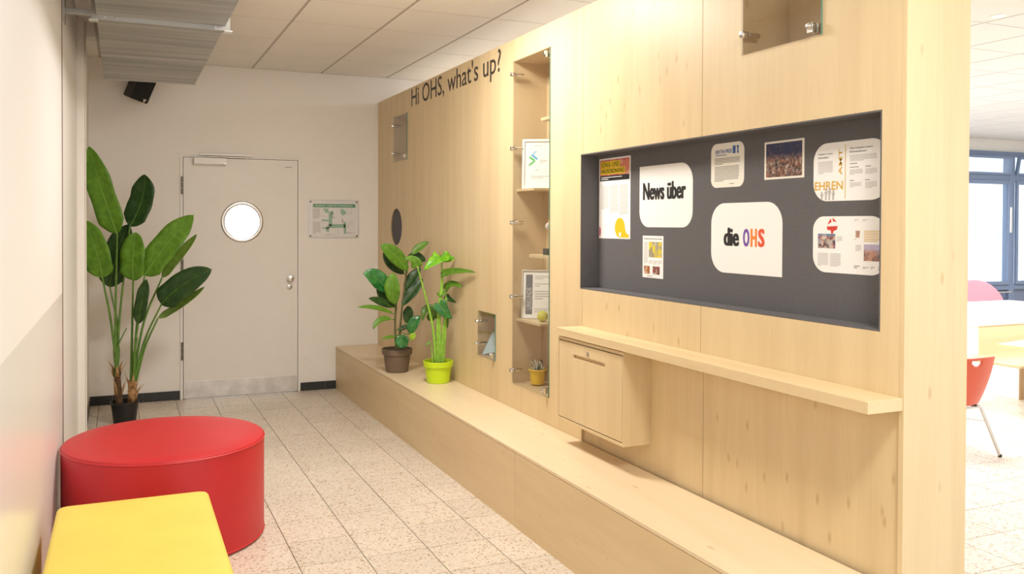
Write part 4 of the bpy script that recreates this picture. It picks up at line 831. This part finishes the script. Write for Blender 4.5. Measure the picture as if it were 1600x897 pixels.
box('base', plain('dark_stone', (.06,.055,.05), .35), tk_, .632, .690, .590, .650, 1.347, 1.385, .002)
MB().tube(curve_pts([(.660,.62,1.385),(.675,.61,1.42),(.664,.61,1.455),(.655,.62,1.49),(.662,.62,1.53)],8), .008, .005, 8).build('body', plain('orange_enamel', (.75,.24,.02), .35), tk_)
dl = MB().ring([(.021,0),(.023,-.004),(.023,-.012),(.020,-.014)], 28, 'y', (.646,.606,1.512)).build('dial', WHITEP, tk_); box('dial_hand', INK, dl, .6455,.6475,.5910,.5925,1.512,1.528); box('dial_hand', INK, dl, .646,.656,.5910,.5925,1.511,1.513)
MB().tube([(.646,.606,1.532),(.650,.61,1.548),(.656,.612,1.556)], .005, .003, 6).build('top_knob', plain('orange_enamel_small', (.75,.24,.02), .35), tk_)
yp = thing('potted_airplant', (.700, .848, .554), 'small grey leaved plant in a yellow pot on the niche floor', 'potted plant')
flowerpot(yp, (.700, .848), .5545, .040, .053, .092, POTYEL, .012)
gm = plain('silver_green_leaf', (.66,.66,.58), .6); gd = plain('dark_small_leaf', (.05,.09,.03), .6)
for k in range(20):
    a = k*2.399; r = random.uniform(.035,.062); h_ = random.uniform(.015,.07); c0 = Vector((.700,.848,.632)); dv = Vector((math.cos(a),math.sin(a),0))
    pp = curve_pts([c0+dv*.008, c0+dv*r*.6+Vector((0,0,h_)), c0+dv*r+Vector((0,0,h_*.55))], 5); MB().tube(pp, .0045, .0012, 5).build('leaf', gm if k % 3 else gd, yp)
bk = thing('leaflet', (.63, 1.45, .644), 'light blue leaflet propped up in the lowest square niche', 'paper')
q = Sheet('x','x','x','x',(.612,1.505,.646), .21, .16, du=Vector((.55,-.80,.24)).normalized(), dv=Vector((.45,.0,.89)).normalized(), n=Vector((-.75,-.50,.42)).normalized(), root=bk, mat=plain('light_blue_paper', (.50,.66,.74), .6), part='cover')
q.lines('print', GREYINK, [(.05,.16,.05,.10,3)])

# ================================================================== COMMON ROOM BEYOND THE PARTITION
WHITEL = plain('white_laminate', (.86,.86,.86), .4)
s1 = thing('step_bench', (6.6, 1.8, 0), 'low stepped bench block with a white side and maple top in the bright room', 'bench')
box('side_board', WHITEL, s1, 5.62, 5.64, 1.262, 3.3, 0, .275, .001); box('end_board', plain('shaded_wood_end', (.42,.27,.14), .5), s1, 5.62, 8.2, 1.25, 1.262, 0, .275); box('seat_board', WOODX, s1, 5.615, 8.2, 1.245, 3.3, .275, .294, .001); box('back_board', WHITEL, s1, 8.18, 8.2, 1.262, 3.3, 0, .275)  # brown of the end board carries the shade on its wood
s2 = thing('platform_box', (7.0, 2.3, .294), 'raised maple fronted box with a thick white top on the stepped bench', 'bench')
box('front_board', WOODX, s2, 5.90, 8.18, 1.86, 1.88, .294, .57); box('end_board', WHITEL, s2, 5.76, 5.90, 1.86, 3.2, .294, .57, .001); box('top_board', WHITEL, s2, 5.75, 8.2, 1.845, 3.2, .57, .635, .003); box('back_board', WOODX, s2, 5.90, 8.18, 3.18, 3.2, .294, .57)
PINK = plain('pink_upholstery', (.88,.30,.37), .6, bump=.1, bscale=200)
pk = thing('lounge_chair', (8.9, 4.3, 0), 'pink lounge chair with a round back behind the white topped platform', 'chair')
T = Matrix.Translation((8.83, 4.10, .42)) @ Matrix.Rotation(math.radians(-22), 4, 'Z') @ Matrix.Rotation(math.radians(-8), 4, 'X')
MB().ring([(.01,-.05),(.33,-.05),(.375,-.03),(.39,0),(.375,.03),(.33,.05),(.01,.05)], 48, 'y').xf(T).build('backrest', PINK, pk)
MB().ring([(.02,.0),(.30,.0),(.33,.03),(.33,.11),(.30,.14),(.02,.145)], 40, 'z', (8.97,4.48,.28)).build('seat', PINK, pk)
for a in range(4): c_, s_ = math.cos(a*math.pi/2+.6), math.sin(a*math.pi/2+.6); MB().tube([(8.97+.22*c_,4.48+.22*s_,.30),(8.97+.28*c_,4.48+.28*s_,0)], .014, .011).build('leg', STEEL, pk)
# table whose corner shows at the right edge
tb = thing('table', (5.7, .75, 0), 'white topped table with a yellow edge at the right edge of the view', 'table')
T = Matrix.Translation((5.062, 1.052, 0)) @ Matrix.Rotation(math.atan2(.084, .428), 4, 'Z')
YEDGE = plain('yellow_edge_band', (.92,.78,.32), .4)
MB().box(0,1.2,-.62,0,.545,.549).xf(T).build('table_top', WHITEL, tb); MB().box(-.001,1.201,-.621,.001,.528,.545).xf(T).build('edge_band', YEDGE, tb)
for x in (.45, 1.08):
    for yy in (-.52, -.10): MB().tube([T@Vector((x,yy,.522)), T@Vector((x,yy,0))], .018).build('leg', STEEL, tb)
# red shell chair
ch = thing('shell_chair', (3.50, .20, 0), 'red shell chair on thin steel legs just past the end of the partition', 'chair')
CR = plain('red_plywood_shell', (.60,.085,.035), .38)
yb_, zb, zt = .10, .352, .668
cxc = 3.475
def shell():
    V = []; F = []; nx, nz = 36, 40
    for j in range(nz+1):
        t = j/nz; z = zb+(zt-zb)*t; hw = .130+.080*t**.9; 
        for i in range(nx+1):
            u = i/nx*2-1; V.append((cxc+hw*u, yb_+.045*(1-t)**2-.035*(1-u*u)-.01*t, z-.006*(u*u)*(t)))
    for j in range(nz):
        for i in range(nx):
            u = (i+.5)/nx*2-1
            zz = (nz-2.5-j)/5.0
            if 0 <= zz and (u/.24)**2 + zz*zz < 1: continue
            F.append((j*(nx+1)+i, j*(nx+1)+i+1, (j+1)*(nx+1)+i+1, (j+1)*(nx+1)+i))
    m = MB(); m.faces(V, F, True); return m
o = shell().build('backrest', CR, ch); so = o.modifiers.new('thickness','SOLIDIFY'); so.thickness = .012; so.offset = 1
m = MB(); V = []; F = []
for j in range(9):
    t = j/8; yy = yb_+.045+.40*t; hw = .135+.07*math.sin(min(1,t*1.6)*math.pi/2)
    for i in range(9): u = i/8*2-1; V.append((cxc+hw*u, yy, zb+.012*u*u+.012*(1-t)**2 - (.03*max(0,t-.8)/.2)))
for j in range(8):
    for i in range(8): F.append((j*9+i, j*9+i+1, (j+1)*9+i+1, (j+1)*9+i))
m.faces(V, F, True); o = m.build('seat', CR, ch); so = o.modifiers.new('thickness','SOLIDIFY'); so.thickness = .012; so.offset = -1
for sx in (-1, 1):
    l = MB().tube([(cxc+sx*.115,yb_+.02,.335),(cxc+sx*.128,yb_+.01,.320),(cxc+sx*.236,yb_-.045,.012)], .0105, n=10).build('leg', STEEL, ch); MB().ring([(.012,0),(.012,.018)],12,'z',(cxc+sx*.238,yb_-.046,0)).build('foot_cap', BLACKP, l)
    l = MB().tube([(cxc+sx*.115,yb_+.36,.333),(cxc+sx*.128,yb_+.37,.320),(cxc+sx*.20,yb_+.47,.012)], .0105, n=10).build('leg', STEEL, ch); MB().ring([(.012,0),(.012,.018)],12,'z',(cxc+sx*.201,yb_+.471,0)).build('foot_cap', BLACKP, l)
    MB().tube([(cxc+sx*.118,yb_+.015,.331),(cxc+sx*.118,yb_+.365,.331)], .009).build('side_rail', STEEL, ch)
MB().tube([(cxc-.12,yb_+.012,.331),(cxc+.12,yb_+.012,.331)], .009).build('rear_rail', STEEL, ch); MB().tube([(cxc-.20,yb_+.20,.28),(cxc+.165,yb_-.01,.235)], .003).build('brace_wire', STEEL, ch)
for x in (-.03, .07): MB().box(cxc+x-.010,cxc+x+.010,yb_+.005,yb_+.03,.335,.352).build('rubber_pad', BLACKP, ch)
